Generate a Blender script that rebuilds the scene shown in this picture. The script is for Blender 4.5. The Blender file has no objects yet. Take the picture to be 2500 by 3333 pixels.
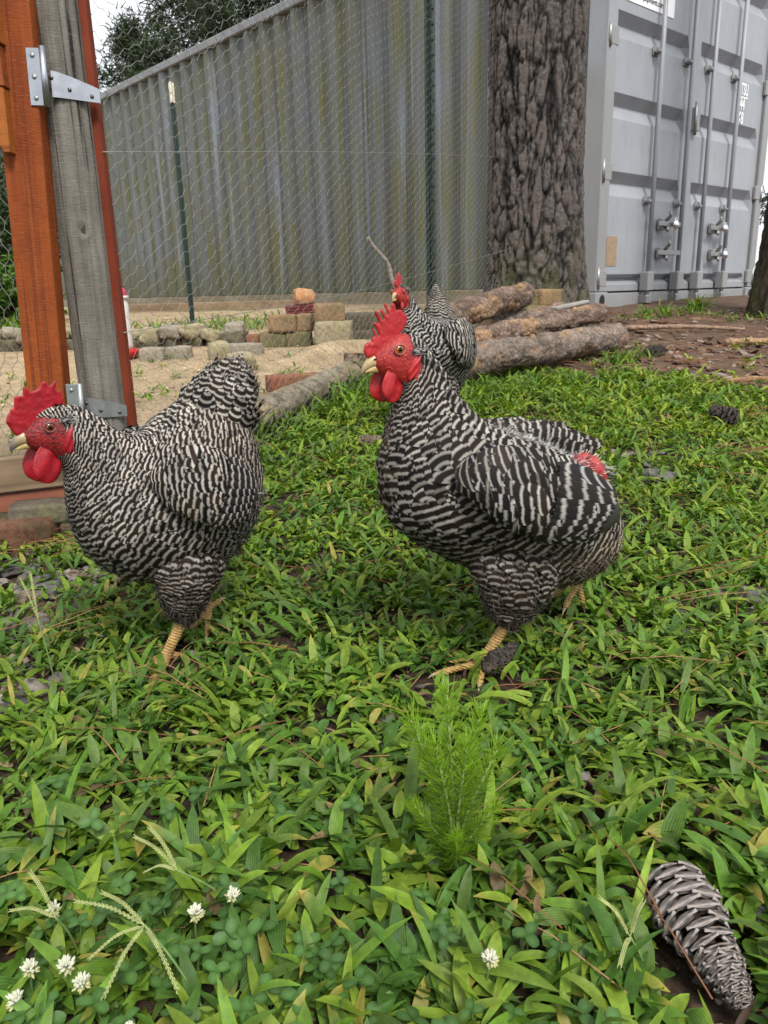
import bpy, bmesh, math, random
import numpy as np
from mathutils import Vector, Matrix, noise as mnoise
R = math.radians
rng = np.random.default_rng(7)
random.seed(7)
scene = bpy.context.scene
COL = scene.collection

# ------------------------------------------------------------------ camera
cam = bpy.data.cameras.new('camera')
cam.sensor_fit = 'VERTICAL'
cam.sensor_height = 24.0
cam.lens = 24.0 * 2504.0 / 3333.0
cam.clip_start = 0.02
cam.clip_end = 600
cam.dof.use_dof = True
cam.dof.focus_distance = 0.92
cam.dof.aperture_fstop = 15.0
camo = bpy.data.objects.new('camera', cam)
camo.matrix_world = (Matrix.Translation((0, 0, .5)) @ Matrix.Rotation(R(90 - 16), 4, 'X')
                     @ Matrix.Rotation(R(-1.47), 4, 'Z'))
COL.objects.link(camo)
scene.camera = camo

# ------------------------------------------------------------------ sky and sun (bright overcast)
SUN_EL, SUN_AZ = R(58), R(215)
world = bpy.data.worlds.new('World')
scene.world = world
world.use_nodes = True
wn, wl = world.node_tree.nodes, world.node_tree.links
wn.clear()
w_out = wn.new('ShaderNodeOutputWorld')
w_bg = wn.new('ShaderNodeBackground')
w_sky = wn.new('ShaderNodeTexSky')
w_sky.sky_type = 'NISHITA'
w_sky.sun_disc = False
w_sky.sun_elevation = SUN_EL
w_sky.sun_rotation = SUN_AZ
w_sky.dust_density = 3.0
w_hsv = wn.new('ShaderNodeHueSaturation')
w_hsv.inputs['Saturation'].default_value = .35
w_tc = wn.new('ShaderNodeTexCoord')
w_no = wn.new('ShaderNodeTexNoise')
w_no.inputs['Scale'].default_value = 2.2
w_no.inputs['Detail'].default_value = 5
w_rp = wn.new('ShaderNodeValToRGB')
w_rp.color_ramp.elements[0].position = .3
w_rp.color_ramp.elements[0].color = (6.6, 6.9, 7.5, 1)
w_rp.color_ramp.elements[1].position = .75
w_rp.color_ramp.elements[1].color = (9.0, 9.2, 9.5, 1)
w_mx = wn.new('ShaderNodeMix')
w_mx.data_type = 'RGBA'
w_mx.inputs['Factor'].default_value = .82
wl.new(w_sky.outputs[0], w_hsv.inputs['Color'])
wl.new(w_tc.outputs['Generated'], w_no.inputs['Vector'])
wl.new(w_no.outputs['Fac'], w_rp.inputs['Fac'])
wl.new(w_hsv.outputs[0], w_mx.inputs[6])
wl.new(w_rp.outputs[0], w_mx.inputs[7])
wl.new(w_mx.outputs[2], w_bg.inputs['Color'])
w_bg.inputs['Strength'].default_value = .070
wl.new(w_bg.outputs[0], w_out.inputs['Surface'])

sun = bpy.data.lights.new('sun', 'SUN')
sun.energy = 1.5
sun.angle = R(16)
sun.color = (1.0, .965, .91)
suno = bpy.data.objects.new('sun', sun)
# direction TO the sun: azimuth measured so the light comes from behind the camera on the right
sd = Vector((.22, -.60, .77)).normalized()
suno.rotation_euler = sd.to_track_quat('Z', 'Y').to_euler()
w_sky.sun_elevation = math.asin(sd.z)
w_sky.sun_rotation = math.atan2(sd.x, sd.y)
COL.objects.link(suno)

scene.view_settings.view_transform = 'Standard'
scene.view_settings.look = 'None'
scene.view_settings.gamma = 1
scene.view_settings.exposure = 1.33
scene.view_settings.use_curve_mapping = False
scene.cycles.max_bounces = 6
scene.cycles.diffuse_bounces = 1
scene.cycles.transparent_max_bounces = 6

# ------------------------------------------------------------------ helpers: objects and meshes
def tag(o, label=None, cat=None, group=None, kind=None):
    if label: o['label'] = label
    if cat: o['category'] = cat
    if group: o['group'] = group
    if kind: o['kind'] = kind
    return o

def link(o, parent=None):
    COL.objects.link(o)
    if parent is not None:
        o.parent = parent
    return o

def empty(name, loc=(0, 0, 0), rz=0, parent=None):
    o = bpy.data.objects.new(name, None)
    o.empty_display_size = .05
    o.location = loc
    o.rotation_euler = (0, 0, rz)
    return link(o, parent)

def mesh(name, V, F, mat, uv=None, col=None, smooth=True):
    """numpy mesh; F is an (n,3)/(n,4) array or a list of such arrays"""
    if not isinstance(F, list): F = [F]
    F = [np.asarray(f, dtype=np.int32) for f in F if len(f)]
    me = bpy.data.meshes.new(name)
    V = np.asarray(V, dtype=np.float32).reshape(-1, 3)
    me.vertices.add(len(V))
    me.vertices.foreach_set('co', V.ravel())
    li = np.concatenate([f.ravel() for f in F])
    tot = np.concatenate([np.full(len(f), f.shape[1], np.int32) for f in F])
    st = np.concatenate([[0], np.cumsum(tot)[:-1]]).astype(np.int32)
    me.loops.add(len(li))
    me.loops.foreach_set('vertex_index', li)
    me.polygons.add(len(tot))
    me.polygons.foreach_set('loop_start', st)
    me.polygons.foreach_set('loop_total', tot)
    me.update(calc_edges=True)
    if uv is not None:
        l = me.uv_layers.new(name='UVMap')
        l.data.foreach_set('uv', np.asarray(uv, np.float32)[li].ravel())
    if col is not None:
        c = np.asarray(col, np.float32)
        if c.shape[1] == 3: c = np.concatenate([c, np.ones((len(c), 1), np.float32)], 1)
        a = me.color_attributes.new('Col', 'FLOAT_COLOR', 'POINT')
        a.data.foreach_set('color', c.ravel())
    me.polygons.foreach_set('use_smooth', np.full(len(tot), smooth))
    if mat: me.materials.append(mat)
    me.validate()
    return me

def obj(name, me, parent=None, loc=None, rot=None, scale=None):
    o = bpy.data.objects.new(name, me)
    if loc is not None: o.location = loc
    if rot is not None: o.rotation_euler = rot
    if scale is not None: o.scale = scale
    return link(o, parent)

def bm_mesh(name, bm, mat, smooth=False):
    me = bpy.data.meshes.new(name)
    bm.to_mesh(me)
    bm.free()
    me.polygons.foreach_set('use_smooth', np.full(len(me.polygons), smooth))
    if mat: me.materials.append(mat)
    return me

def box_bm(sx, sy, sz, bev=0, seg=1, bm=None, loc=(0, 0, 0)):
    bm = bm or bmesh.new()
    g = bmesh.ops.create_cube(bm, size=1)
    bmesh.ops.scale(bm, vec=(sx, sy, sz), verts=g['verts'])
    if bev:
        es = list({e for v in g['verts'] for e in v.link_edges})
        r = bmesh.ops.bevel(bm, geom=es, offset=bev, segments=seg, profile=.5, affect='EDGES')
        vs = list({v for f in r['faces'] for v in f.verts} | {v for v in g['verts'] if v.is_valid})
    else:
        vs = g['verts']
    bmesh.ops.translate(bm, vec=loc, verts=vs)
    return bm

def box(name, size, mat, parent=None, loc=(0, 0, 0), rot=(0, 0, 0), bev=.002, seg=1):
    return obj(name, bm_mesh(name, box_bm(*size, bev=bev, seg=seg), mat), parent, loc, rot)

def frames(path):
    """parallel-transport frames along a polyline"""
    P = np.asarray(path, float)
    T = np.gradient(P, axis=0)
    T /= np.linalg.norm(T, axis=1)[:, None] + 1e-12
    a = np.array([0, 0, 1.]) if abs(T[0][2]) < .9 else np.array([0, 1., 0])
    N = [np.cross(np.cross(T[0], a), T[0])]
    N[0] /= np.linalg.norm(N[0])
    for i in range(1, len(P)):
        n = N[-1] - T[i] * (N[-1] @ T[i])
        N.append(n / (np.linalg.norm(n) + 1e-12))
    N = np.array(N)
    return P, T, N, np.cross(T, N)

def tube_vf(path, rad, sides=8, caps=True, base=0):
    P, T, N, B = frames(path)
    rad = np.broadcast_to(np.asarray(rad, float), (len(P),))
    th = np.arange(sides) * 2 * math.pi / sides
    V = P[:, None] + rad[:, None, None] * (np.cos(th)[None, :, None] * N[:, None] + np.sin(th)[None, :, None] * B[:, None])
    n = len(P)
    i, j = np.meshgrid(np.arange(n - 1), np.arange(sides), indexing='ij')
    a = i * sides + j
    b = i * sides + (j + 1) % sides
    F = np.stack([a, b, b + sides, a + sides], -1).reshape(-1, 4) + base
    V = V.reshape(-1, 3)
    Tt = np.zeros((0, 3), int)
    if caps:
        c0, c1 = len(V), len(V) + 1
        V = np.vstack([V, P[0], P[-1]])
        k = np.arange(sides)
        k2 = (k + 1) % sides
        Tt = np.vstack([np.stack([k2, k, np.full(sides, c0)], 1),
                        np.stack([(n - 1) * sides + k, (n - 1) * sides + k2, np.full(sides, c1)], 1)]) + base
    return V, F, Tt

class MB:
    """collects tubes and grids into one mesh"""
    def __init__(s): s.V, s.Q, s.T, s.U, s.C, s.n = [], [], [], [], [], 0
    def add(s, V, Q=None, T=None, uv=None, col=None):
        V = np.asarray(V, float).reshape(-1, 3)
        if Q is not None and len(Q): s.Q.append(np.asarray(Q) + s.n)
        if T is not None and len(T): s.T.append(np.asarray(T) + s.n)
        s.V.append(V)
        s.U.append(np.zeros((len(V), 2)) if uv is None else uv)
        s.C.append(np.ones((len(V), 3)) if col is None else np.broadcast_to(np.asarray(col, float), (len(V), 3)))
        s.n += len(V)
        return s
    def tube(s, path, rad, sides=8, caps=True, col=None):
        V, Q, T = tube_vf(path, rad, sides, caps)
        return s.add(V, Q, T, col=col)
    def mesh(s, name, mat, smooth=True):
        F = []
        if s.Q: F.append(np.concatenate(s.Q))
        if s.T: F.append(np.concatenate(s.T))
        return mesh(name, np.concatenate(s.V), F, mat, np.concatenate(s.U), np.concatenate(s.C), smooth)

def grid_faces(nu, nv, wrap=False):
    i, j = np.meshgrid(np.arange(nu - 1), np.arange(nv if wrap else nv - 1), indexing='ij')
    a = i * nv + j
    b = i * nv + (j + 1) % nv
    return np.stack([a, b, b + nv, a + nv], -1).reshape(-1, 4)

def apply_mods(me, mods):
    """evaluate modifiers on a mesh and return the new mesh"""
    o = bpy.data.objects.new('tmp', me)
    COL.objects.link(o)
    for t, kw in mods:
        m = o.modifiers.new(t, t)
        for k, v in kw.items(): setattr(m, k, v)
    dg = bpy.context.evaluated_depsgraph_get()
    dg.update()
    r = bpy.data.meshes.new_from_object(o.evaluated_get(dg))
    bpy.data.objects.remove(o)
    return r

def vnoise(P, scale, seed=0.0):
    return np.array([mnoise.noise(Vector((p[0] * scale + seed, p[1] * scale - seed, p[2] * scale + 2 * seed))) for p in P])

def co(me):
    a = np.empty(len(me.vertices) * 3, np.float32)
    me.vertices.foreach_get('co', a)
    return a.reshape(-1, 3)

def setco(me, V):
    me.vertices.foreach_set('co', np.asarray(V, np.float32).ravel())
    me.update()

def setcol(me, c):
    c = np.asarray(c, np.float32)
    c = np.concatenate([c, np.ones((len(c), 1), np.float32)], 1)
    a = me.color_attributes.get('Col') or me.color_attributes.new('Col', 'FLOAT_COLOR', 'POINT')
    a.data.foreach_set('color', c.ravel())

# ------------------------------------------------------------------ helpers: materials
class NT:
    def __init__(s, name):
        s.m = bpy.data.materials.new(name)
        s.m.use_nodes = True
        s.t = s.m.node_tree
        s.b = s.t.nodes['Principled BSDF']
        s.out = s.t.nodes['Material Output']
    def n(s, typ, **kw):
        x = s.t.nodes.new(typ)
        for k, v in kw.items(): setattr(x, k, v)
        return x
    def l(s, a, b): s.t.links.new(a, b); return s
    def _set(s, sock, v):
        if hasattr(v, 'is_output'): s.l(v, sock)
        else: sock.default_value = v
    def coord(s, kind='Object', scale=(1, 1, 1), rot=(0, 0, 0)):
        tc = s.n('ShaderNodeTexCoord')
        mp = s.n('ShaderNodeMapping')
        mp.inputs['Scale'].default_value = scale
        mp.inputs['Rotation'].default_value = rot
        s.l(tc.outputs[kind], mp.inputs['Vector'])
        return mp.outputs[0]
    def noise(s, vec, scale=5, detail=4, rough=.55, dist=0):
        x = s.n('ShaderNodeTexNoise')
        s.l(vec, x.inputs['Vector'])
        x.inputs['Scale'].default_value = scale
        x.inputs['Detail'].default_value = detail
        x.inputs['Roughness'].default_value = rough
        x.inputs['Distortion'].default_value = dist
        return x.outputs['Fac']
    def voro(s, vec, scale=5, feature='F1', out='Distance', rand=1):
        x = s.n('ShaderNodeTexVoronoi', feature=feature)
        s.l(vec, x.inputs['Vector'])
        x.inputs['Scale'].default_value = scale
        x.inputs['Randomness'].default_value = rand
        return x.outputs[out]
    def wave(s, vec, scale=5, dist=2, detail=2, dscale=1, dirn='X', typ='BANDS'):
        x = s.n('ShaderNodeTexWave', wave_type=typ)
        if typ == 'BANDS': x.bands_direction = dirn
        else: x.rings_direction = dirn
        s.l(vec, x.inputs['Vector'])
        x.inputs['Scale'].default_value = scale
        x.inputs['Distortion'].default_value = dist
        x.inputs['Detail'].default_value = detail
        x.inputs['Detail Scale'].default_value = dscale
        return x.outputs['Fac']
    def ramp(s, fac, stops, interp='LINEAR'):
        x = s.n('ShaderNodeValToRGB')
        x.color_ramp.interpolation = interp
        e = x.color_ramp.elements
        while len(e) < len(stops): e.new(.5)
        for k, (p, c) in enumerate(stops):
            e[k].position = p
            e[k].color = (c, c, c, 1) if isinstance(c, (int, float)) else (*c, 1)
        s.l(fac, x.inputs['Fac'])
        return x.outputs[0]
    def mix(s, fac, a, b, blend='MIX'):
        x = s.n('ShaderNodeMix', data_type='RGBA', blend_type=blend)
        s._set(x.inputs[0], fac)
        for sock, v in ((x.inputs[6], a), (x.inputs[7], b)):
            if hasattr(v, 'is_output'): s.l(v, sock)
            else: sock.default_value = (v, v, v, 1) if isinstance(v, (int, float)) else (*v, 1)
        return x.outputs[2]
    def math(s, op, a, b=0.0, c=0.0):
        x = s.n('ShaderNodeMath', operation=op)
        for k, v in enumerate((a, b, c)): s._set(x.inputs[k], v)
        return x.outputs[0]
    def attr(s, name='Col', out='Color'):
        x = s.n('ShaderNodeAttribute', attribute_name=name)
        return x.outputs[out]
    def rand(s):
        return s.n('ShaderNodeObjectInfo').outputs['Random']
    def bump(s, h, strength=.5, dist=.01):
        x = s.n('ShaderNodeBump')
        x.inputs['Strength'].default_value = strength
        x.inputs['Distance'].default_value = dist
        s.l(h, x.inputs['Height'])
        s.l(x.outputs[0], s.b.inputs['Normal'])
        return x
    def fin(s, color=None, rough=None, metal=None, **kw):
        for k, v in (('Base Color', color), ('Roughness', rough), ('Metallic', metal)):
            if v is None: continue
            if hasattr(v, 'is_output'): s.l(v, s.b.inputs[k])
            else: s.b.inputs[k].default_value = (*v, 1) if isinstance(v, tuple) else v
        for k, v in kw.items():
            k = k.replace('_', ' ')
            if hasattr(v, 'is_output'): s.l(v, s.b.inputs[k])
            else: s.b.inputs[k].default_value = v
        return s.m
    def translucent(s, color, fac):
        tr = s.n('ShaderNodeBsdfTranslucent')
        s._set(tr.inputs['Color'], color if hasattr(color, 'is_output') else (*color, 1))
        mx = s.n('ShaderNodeMixShader')
        mx.inputs[0].default_value = fac
        s.l(s.b.outputs[0], mx.inputs[1])
        s.l(tr.outputs[0], mx.inputs[2])
        s.l(mx.outputs[0], s.out.inputs['Surface'])
        return s.m

def ground_z(x, y):
    """the yard: level near the camera, then rising gently towards the container"""
    t = np.clip(np.asarray(y, float), None, 6.5) - 1.2
    return .073 * np.where(t > .15, t, np.where(t < -.15, 0, (t + .15) ** 2 / .6))
# ================================================================== ground
FEN = np.array([(-.54, 1.60), (-.38, 2.40), (-.10, 3.12), (.22, 3.55), (.64, 4.36)])
def fence_x(y): return np.interp(y, FEN[:, 1], FEN[:, 0], left=-.56, right=.9)
def sm(a, b, x): 
    t = np.clip((x - a) / (b - a), 0, 1)
    return t * t * (3 - 2 * t)
def z_sand(x, y):
    return sm(-.03, .05, fence_x(y) - x) * sm(1.46, 1.56, y)
def z_mulch(x, y):
    e = np.interp(x, [.2, .45, 1.05, 1.32, 2.6, 4], [3.9, 3.45, 3.22, 2.78, 2.55, 2.5])
    return sm(-.12, .10, y - e + .10 * np.sin(x * 9) + .05 * np.sin(x * 23 + 1)) * (1 - z_sand(x, y))
def z_bare(x, y):
    a = np.exp(-(((x + .66) / .17) ** 2 + ((y - 1.22) / .26) ** 2))
    b = .8 * np.exp(-(((x - .62) / .16) ** 2 + ((y - 1.16) / .08) ** 2))
    c = .7 * np.exp(-(((x - .75) / .22) ** 2 + ((y - 2.0) / .07) ** 2))
    d = .6 * np.exp(-(((x + .50) / .10) ** 2 + ((y - .92) / .10) ** 2))
    return np.clip(a + b + c + d, 0, 1)

def make_ground():
    xs = np.concatenate([np.linspace(-200, -9, 14)[:-1], np.linspace(-9, -2.2, 40)[:-1], np.linspace(-2.2, 2.8, 190), np.linspace(2.8, 9, 40)[1:], np.linspace(9, 200, 14)[1:]])
    ys = np.concatenate([np.linspace(-60, -1, 14)[:-1], np.linspace(-1, .2, 30)[:-1], np.linspace(.2, 5.4, 195), np.linspace(5.4, 14, 60)[1:], np.linspace(14, 260, 20)[1:]])
    X, Y = np.meshgrid(xs, ys, indexing='ij')
    x, y = X.ravel(), Y.ravel()
    z = ground_z(x, y)
    near = (abs(x) < 4) & (y > 0) & (y < 7)
    P = np.stack([x, y, 0 * x], 1)
    n1 = np.zeros(len(x)); n2 = np.zeros(len(x))
    n1[near] = vnoise(P[near], 2.3, 3.1)
    n2[near] = vnoise(P[near], 11, 7.7)
    s, m = z_sand(x, y), z_mulch(x, y)
    z = z + (n1 * .012 + n2 * .006) * np.where(near, 1, 0) * (1 - .3 * s) - .004
    # dirt heaped against the brick wall inside the run
    z += .075 * np.exp(-(((x + .16) / .28) ** 2 + ((y - 3.92) / .16) ** 2)) * s
    z += .02 * np.exp(-(((x + .9) / .5) ** 2 + ((y - 3.75) / .1) ** 2)) * s
    col = np.tile(np.array([.050, .033, .022]), (len(x), 1))
    col = col * (1 - m[:, None]) + np.array([.125, .080, .054]) * m[:, None]
    col = col * (1 - s[:, None]) + np.array([.39, .29, .172]) * s[:, None]
    b = (z_bare(x, y) * (1 - s) * (1 - m))[:, None]
    col = col * (1 - b * .7) + np.array([.115, .080, .056]) * b * .7
    t = NT('yard soil')
    p = t.coord('Object')
    a = t.noise(p, 9, 6, .65)
    c = t.noise(p, 95, 4, .7)
    cl = t.mix(1.0, t.attr('Col'), t.ramp(a, [(.25, .55), (.8, 1.35)]), 'MULTIPLY')
    cl = t.mix(1.0, cl, t.ramp(c, [(.28, .45), (.52, 1.0), (.78, 1.6)]), 'MULTIPLY')
    t.bump(t.mix(.45, c, t.voro(p, 70)), .9, .012)
    mat = t.fin(cl, .92, 0, Specular_IOR_Level=.2)
    o = obj('ground', mesh('ground', np.stack([x, y, z], 1), grid_faces(len(xs), len(ys))[:, ::-1], mat, col=col))
    o['kind'] = 'structure'
    return o
make_ground()

# ================================================================== shipping container
def m_paint():
    t = NT('container grey paint')
    p = t.coord('Object')
    n = t.noise(p, 2.5, 6, .6)
    f = t.noise(t.coord('Object', (9, 9, 1.0)), 3, 5, .6)
    g = t.noise(p, 40, 3)
    c = t.mix(t.ramp(n, [(.3, 0.), (.75, 1.)]), (.26, .278, .300), (.325, .343, .365))
    c = t.mix(t.ramp(f, [(.52, 0.), (.78, .55)]), c, (.215, .222, .215))
    c = t.mix(t.ramp(g, [(.70, 0.), (.76, .7)]), c, (.17, .13, .10))
    rs = t.math('MULTIPLY', t.ramp(t.noise(t.coord('Object', (3, 3, .8)), 6, 5, .7), [(.60, 0.), (.70, 1.)]), t.ramp(n, [(.45, 0.), (.6, .7)]))
    c = t.mix(rs, c, (.16, .105, .07))
    sp = t.n('ShaderNodeSeparateXYZ'); t.l(p, sp.inputs[0])
    low = t.ramp(t.math('ADD', sp.outputs[2], t.math('MULTIPLY', n, .25)), [(.12, .55), (.40, 0.)])
    c = t.mix(low, c, (.21, .20, .18))
    t.bump(t.mix(.6, n, g), .12, .01)
    return t.fin(c, .42, 0, Specular_IOR_Level=.45)
M_PAINT = m_paint()

def m_side():
    t = NT('weathered corrugated steel')
    p = t.coord('Object')
    st = t.noise(t.coord('Object', (1, 7.0, .22)), 2.2, 6, .62)
    st2 = t.noise(t.coord('Object', (1, 26, .5)), 1.5, 4, .6)
    n = t.noise(p, 1.6, 5, .6)
    b = t.noise(t.coord('Object', (1, 3.6, .12)), 1.7, 3, .5)
    c = t.mix(t.ramp(st, [(.3, 0.), (.7, 1.)]), (.072, .080, .084), (.152, .167, .182))
    c = t.mix(t.ramp(b, [(.42, 0.), (.58, .6)]), c, (.095, .097, .082))          # dull grime
    c = t.mix(t.ramp(b, [(.585, 0.), (.66, .9)]), c, (.190, .216, .262))            # cleaner blue-grey sheets
    alg = t.math('MULTIPLY', t.ramp(st2, [(.44, 0.), (.62, 1.)]), t.ramp(n, [(.34, 0.), (.52, 1.)]))
    c = t.mix(alg, c, (.100, .098, .020))                                          # green algae streaks
    sp = t.n('ShaderNodeSeparateXYZ'); t.l(p, sp.inputs[0])
    low = t.ramp(t.math('ADD', sp.outputs[2], t.math('MULTIPLY', n, .5)), [(.35, .75), (.95, 0.)])
    c = t.mix(t.math('MULTIPLY', low, t.ramp(st, [(.35, .3), (.6, 1.)])), c, (.075, .080, .030))
    t.bump(st2, .08, .01)
    return t.fin(c, .55, 0, Specular_IOR_Level=.4)
M_SIDE = m_side()
def m_rail():
    t = NT('stained bottom rail')
    n = t.noise(t.coord('Object', (1, .6, 5)), 3, 6, .65)
    c = t.mix(t.ramp(n, [(.3, 0.), (.7, 1.)]), (.17, .125, .075), (.27, .235, .175))
    c = t.mix(t.ramp(t.noise(t.coord('Object', (1, 2, 1)), 2, 4), [(.5, 0.), (.66, .8)]), c, (.13, .135, .06))
    t.bump(n, .5, .01)
    return t.fin(c, .8)
M_RAIL = m_rail()
def uvsphere0(name, r, mat, nu=16, nv=10):
    bm = bmesh.new()
    bmesh.ops.create_uvsphere(bm, u_segments=nu, v_segments=nv, radius=r)
    return bm_mesh(name, bm, mat, True)
def plain(name, c, rough=.5, metal=0., nscale=None, var=.25, bump=0., **kw):
    t = NT(name)
    col = c
    if nscale:
        n = t.noise(t.coord('Object'), nscale, 5, .6)
        col = t.mix(t.ramp(n, [(.3, 0.), (.72, 1.)]), tuple(v * (1 - var) for v in c), tuple(min(v * (1 + var), 1) for v in c))
        if bump: t.bump(n, bump, .01)
    return t.fin(col, rough, metal, **kw)
M_WHITE = plain('white stencil paint', (.82, .83, .83), .6)
M_BLACKINK = plain('black print', (.03, .03, .03), .6)
M_PAPER = plain('white sticker', (.84, .85, .86), .45)
M_RUBBER = plain('door seal rubber', (.10, .095, .085), .8, nscale=30)
M_STEEL = plain('bright steel', (.75, .75, .76), .18, 1.0)
M_DKSTEEL = plain('dull galvanised steel', (.30, .31, .30), .45, .7, nscale=60)
M_HOLE = plain('dark opening', (.012, .012, .012), .9)
M_TAPE = plain('brown packing tape', (.30, .205, .12), .4, nscale=25)

CT = empty('shipping_container', (1.566, 5.75, .335), R(41.5))
tag(CT, 'grey steel shipping container with locked double doors and algae-streaked corrugated side', 'container')
CW, CL, CH = 2.58, 13.72, 2.896

def corrugated():
    pitch, d = .278, .056
    prof = [(0, 0), (.070, 0), (.138, d), (.210, d)]
    ys, xs = [], []
    y = .16
    while y < CL - .3:
        for a, b in prof:
            ys.append(y + a); xs.append(.022 + b)
        y += pitch
    ys = np.array(ys); xs = np.array(xs)
    zs = np.array([.165, .5, 1.0, 1.5, 2.0, 2.5, CH - .105])
    V = np.stack([np.repeat(xs[:, None], len(zs), 1), np.repeat(ys[:, None], len(zs), 1), np.repeat(zs[None], len(ys), 0)], -1)
    return mesh('side_panel', V.reshape(-1, 3), grid_faces(len(ys), len(zs)), M_SIDE, smooth=False)
obj('side_panel', corrugated(), CT)
box('bottom_rail', (.09, CL - .36, .150), M_RAIL, CT, (.055, CL / 2, .085), bev=.004)
box('top_rail', (.10, CL - .2, .085), plain('dull grey rail', (.20, .21, .215), .55, nscale=6), CT, (.052, CL / 2, CH - .06), bev=.01)
box('roof', (CW - .1, CL - .1, .03), M_SIDE, CT, (CW / 2, CL / 2, CH - .025))
box('far_side_panel', (.04, CL - .3, CH - .2), M_SIDE, CT, (CW - .04, CL / 2, CH / 2))
box('end_panel', (CW - .2, .04, CH - .2), M_SIDE, CT, (CW / 2, CL - .06, CH / 2))
box('floor_frame', (CW - .2, CL - .2, .08), M_RAIL, CT, (CW / 2, CL / 2, .12))
for cx in (.055, CW - .055):
    for cy in (.08, CL - .09):
        box('corner_post', (.11, .16, CH - .24), M_PAINT, CT, (cx, cy, CH / 2), bev=.008)
        for cz in (.060, CH - .060):
            c = box('corner_casting', (.155, .170, .118), M_PAINT, CT, (cx + (.018 if cx < 1 else -.018), cy, cz), bev=.006)
            if cy < 1:
                mb = MB()
                th = np.arange(24) / 24 * 2 * math.pi
                mb.tube([(0, -.0895, 0), (0, -.079, 0)], .001, 4)
                V = np.stack([.034 * np.cos(th), np.full(24, -.0872), .042 * np.sin(th)], 1)
                V = np.vstack([V, (0, -.0872, 0)])
                k = np.arange(24)
                obj('casting_hole', mesh('casting_hole', V, np.stack([k, (k + 1) % 24, np.full(24, 24)], 1), M_HOLE, smooth=False), c)
box('door_sill', (CW - .30, .10, .105), M_PAINT, CT, (CW / 2, .07, .058), bev=.005)
box('door_header', (CW - .30, .10, .14), M_PAINT, CT, (CW / 2, .07, CH - .085), bev=.005)

def door_mesh(w, m0, m1):
    """pressed steel door leaf: flat sheet with horizontal recessed channels"""
    tops = [.245, .945, 1.447, 1.945, 2.445]
    hs = [.075, .165, .165, .165, .165]
    D = .052
    zs, dz = [.125], [0]
    for tp, h in zip(tops, hs):
        zs += [tp - h, tp - h * .50, tp - h * .44, tp]
        dz += [0, D, D, 0]
    zs.append(2.73); dz.append(0)
    xs = [0, m0, m0 + .03, w - m1 - .03, w - m1, w]
    dx = [0, 0, 1, 1, 0, 0]
    V = np.array([[(x, a * b, z) for z, b in zip(zs, dz)] for x, a in zip(xs, dx)])
    V = V.reshape(-1, 3)
    return mesh('door', V, grid_faces(len(xs), len(zs))[:, ::-1], M_PAINT, smooth=False)

def text_mesh(name, body, size, mat, loc, rot, parent, ext=.0, sx=1., bold=0.):
    cu = bpy.data.curves.new(name, 'FONT')
    cu.body = body
    cu.size = size
    cu.align_x = 'LEFT'
    cu.offset = bold
    cu.extrude = .0008
    o = bpy.data.objects.new('tmp', cu)
    COL.objects.link(o)
    dg = bpy.context.evaluated_depsgraph_get()
    me = bpy.data.meshes.new_from_object(o.evaluated_get(dg))
    bpy.data.objects.remove(o)
    me.name = name
    me.materials.clear(); me.materials.append(mat)
    return obj(name, me, parent, loc, rot, (sx, 1, 1))

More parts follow.
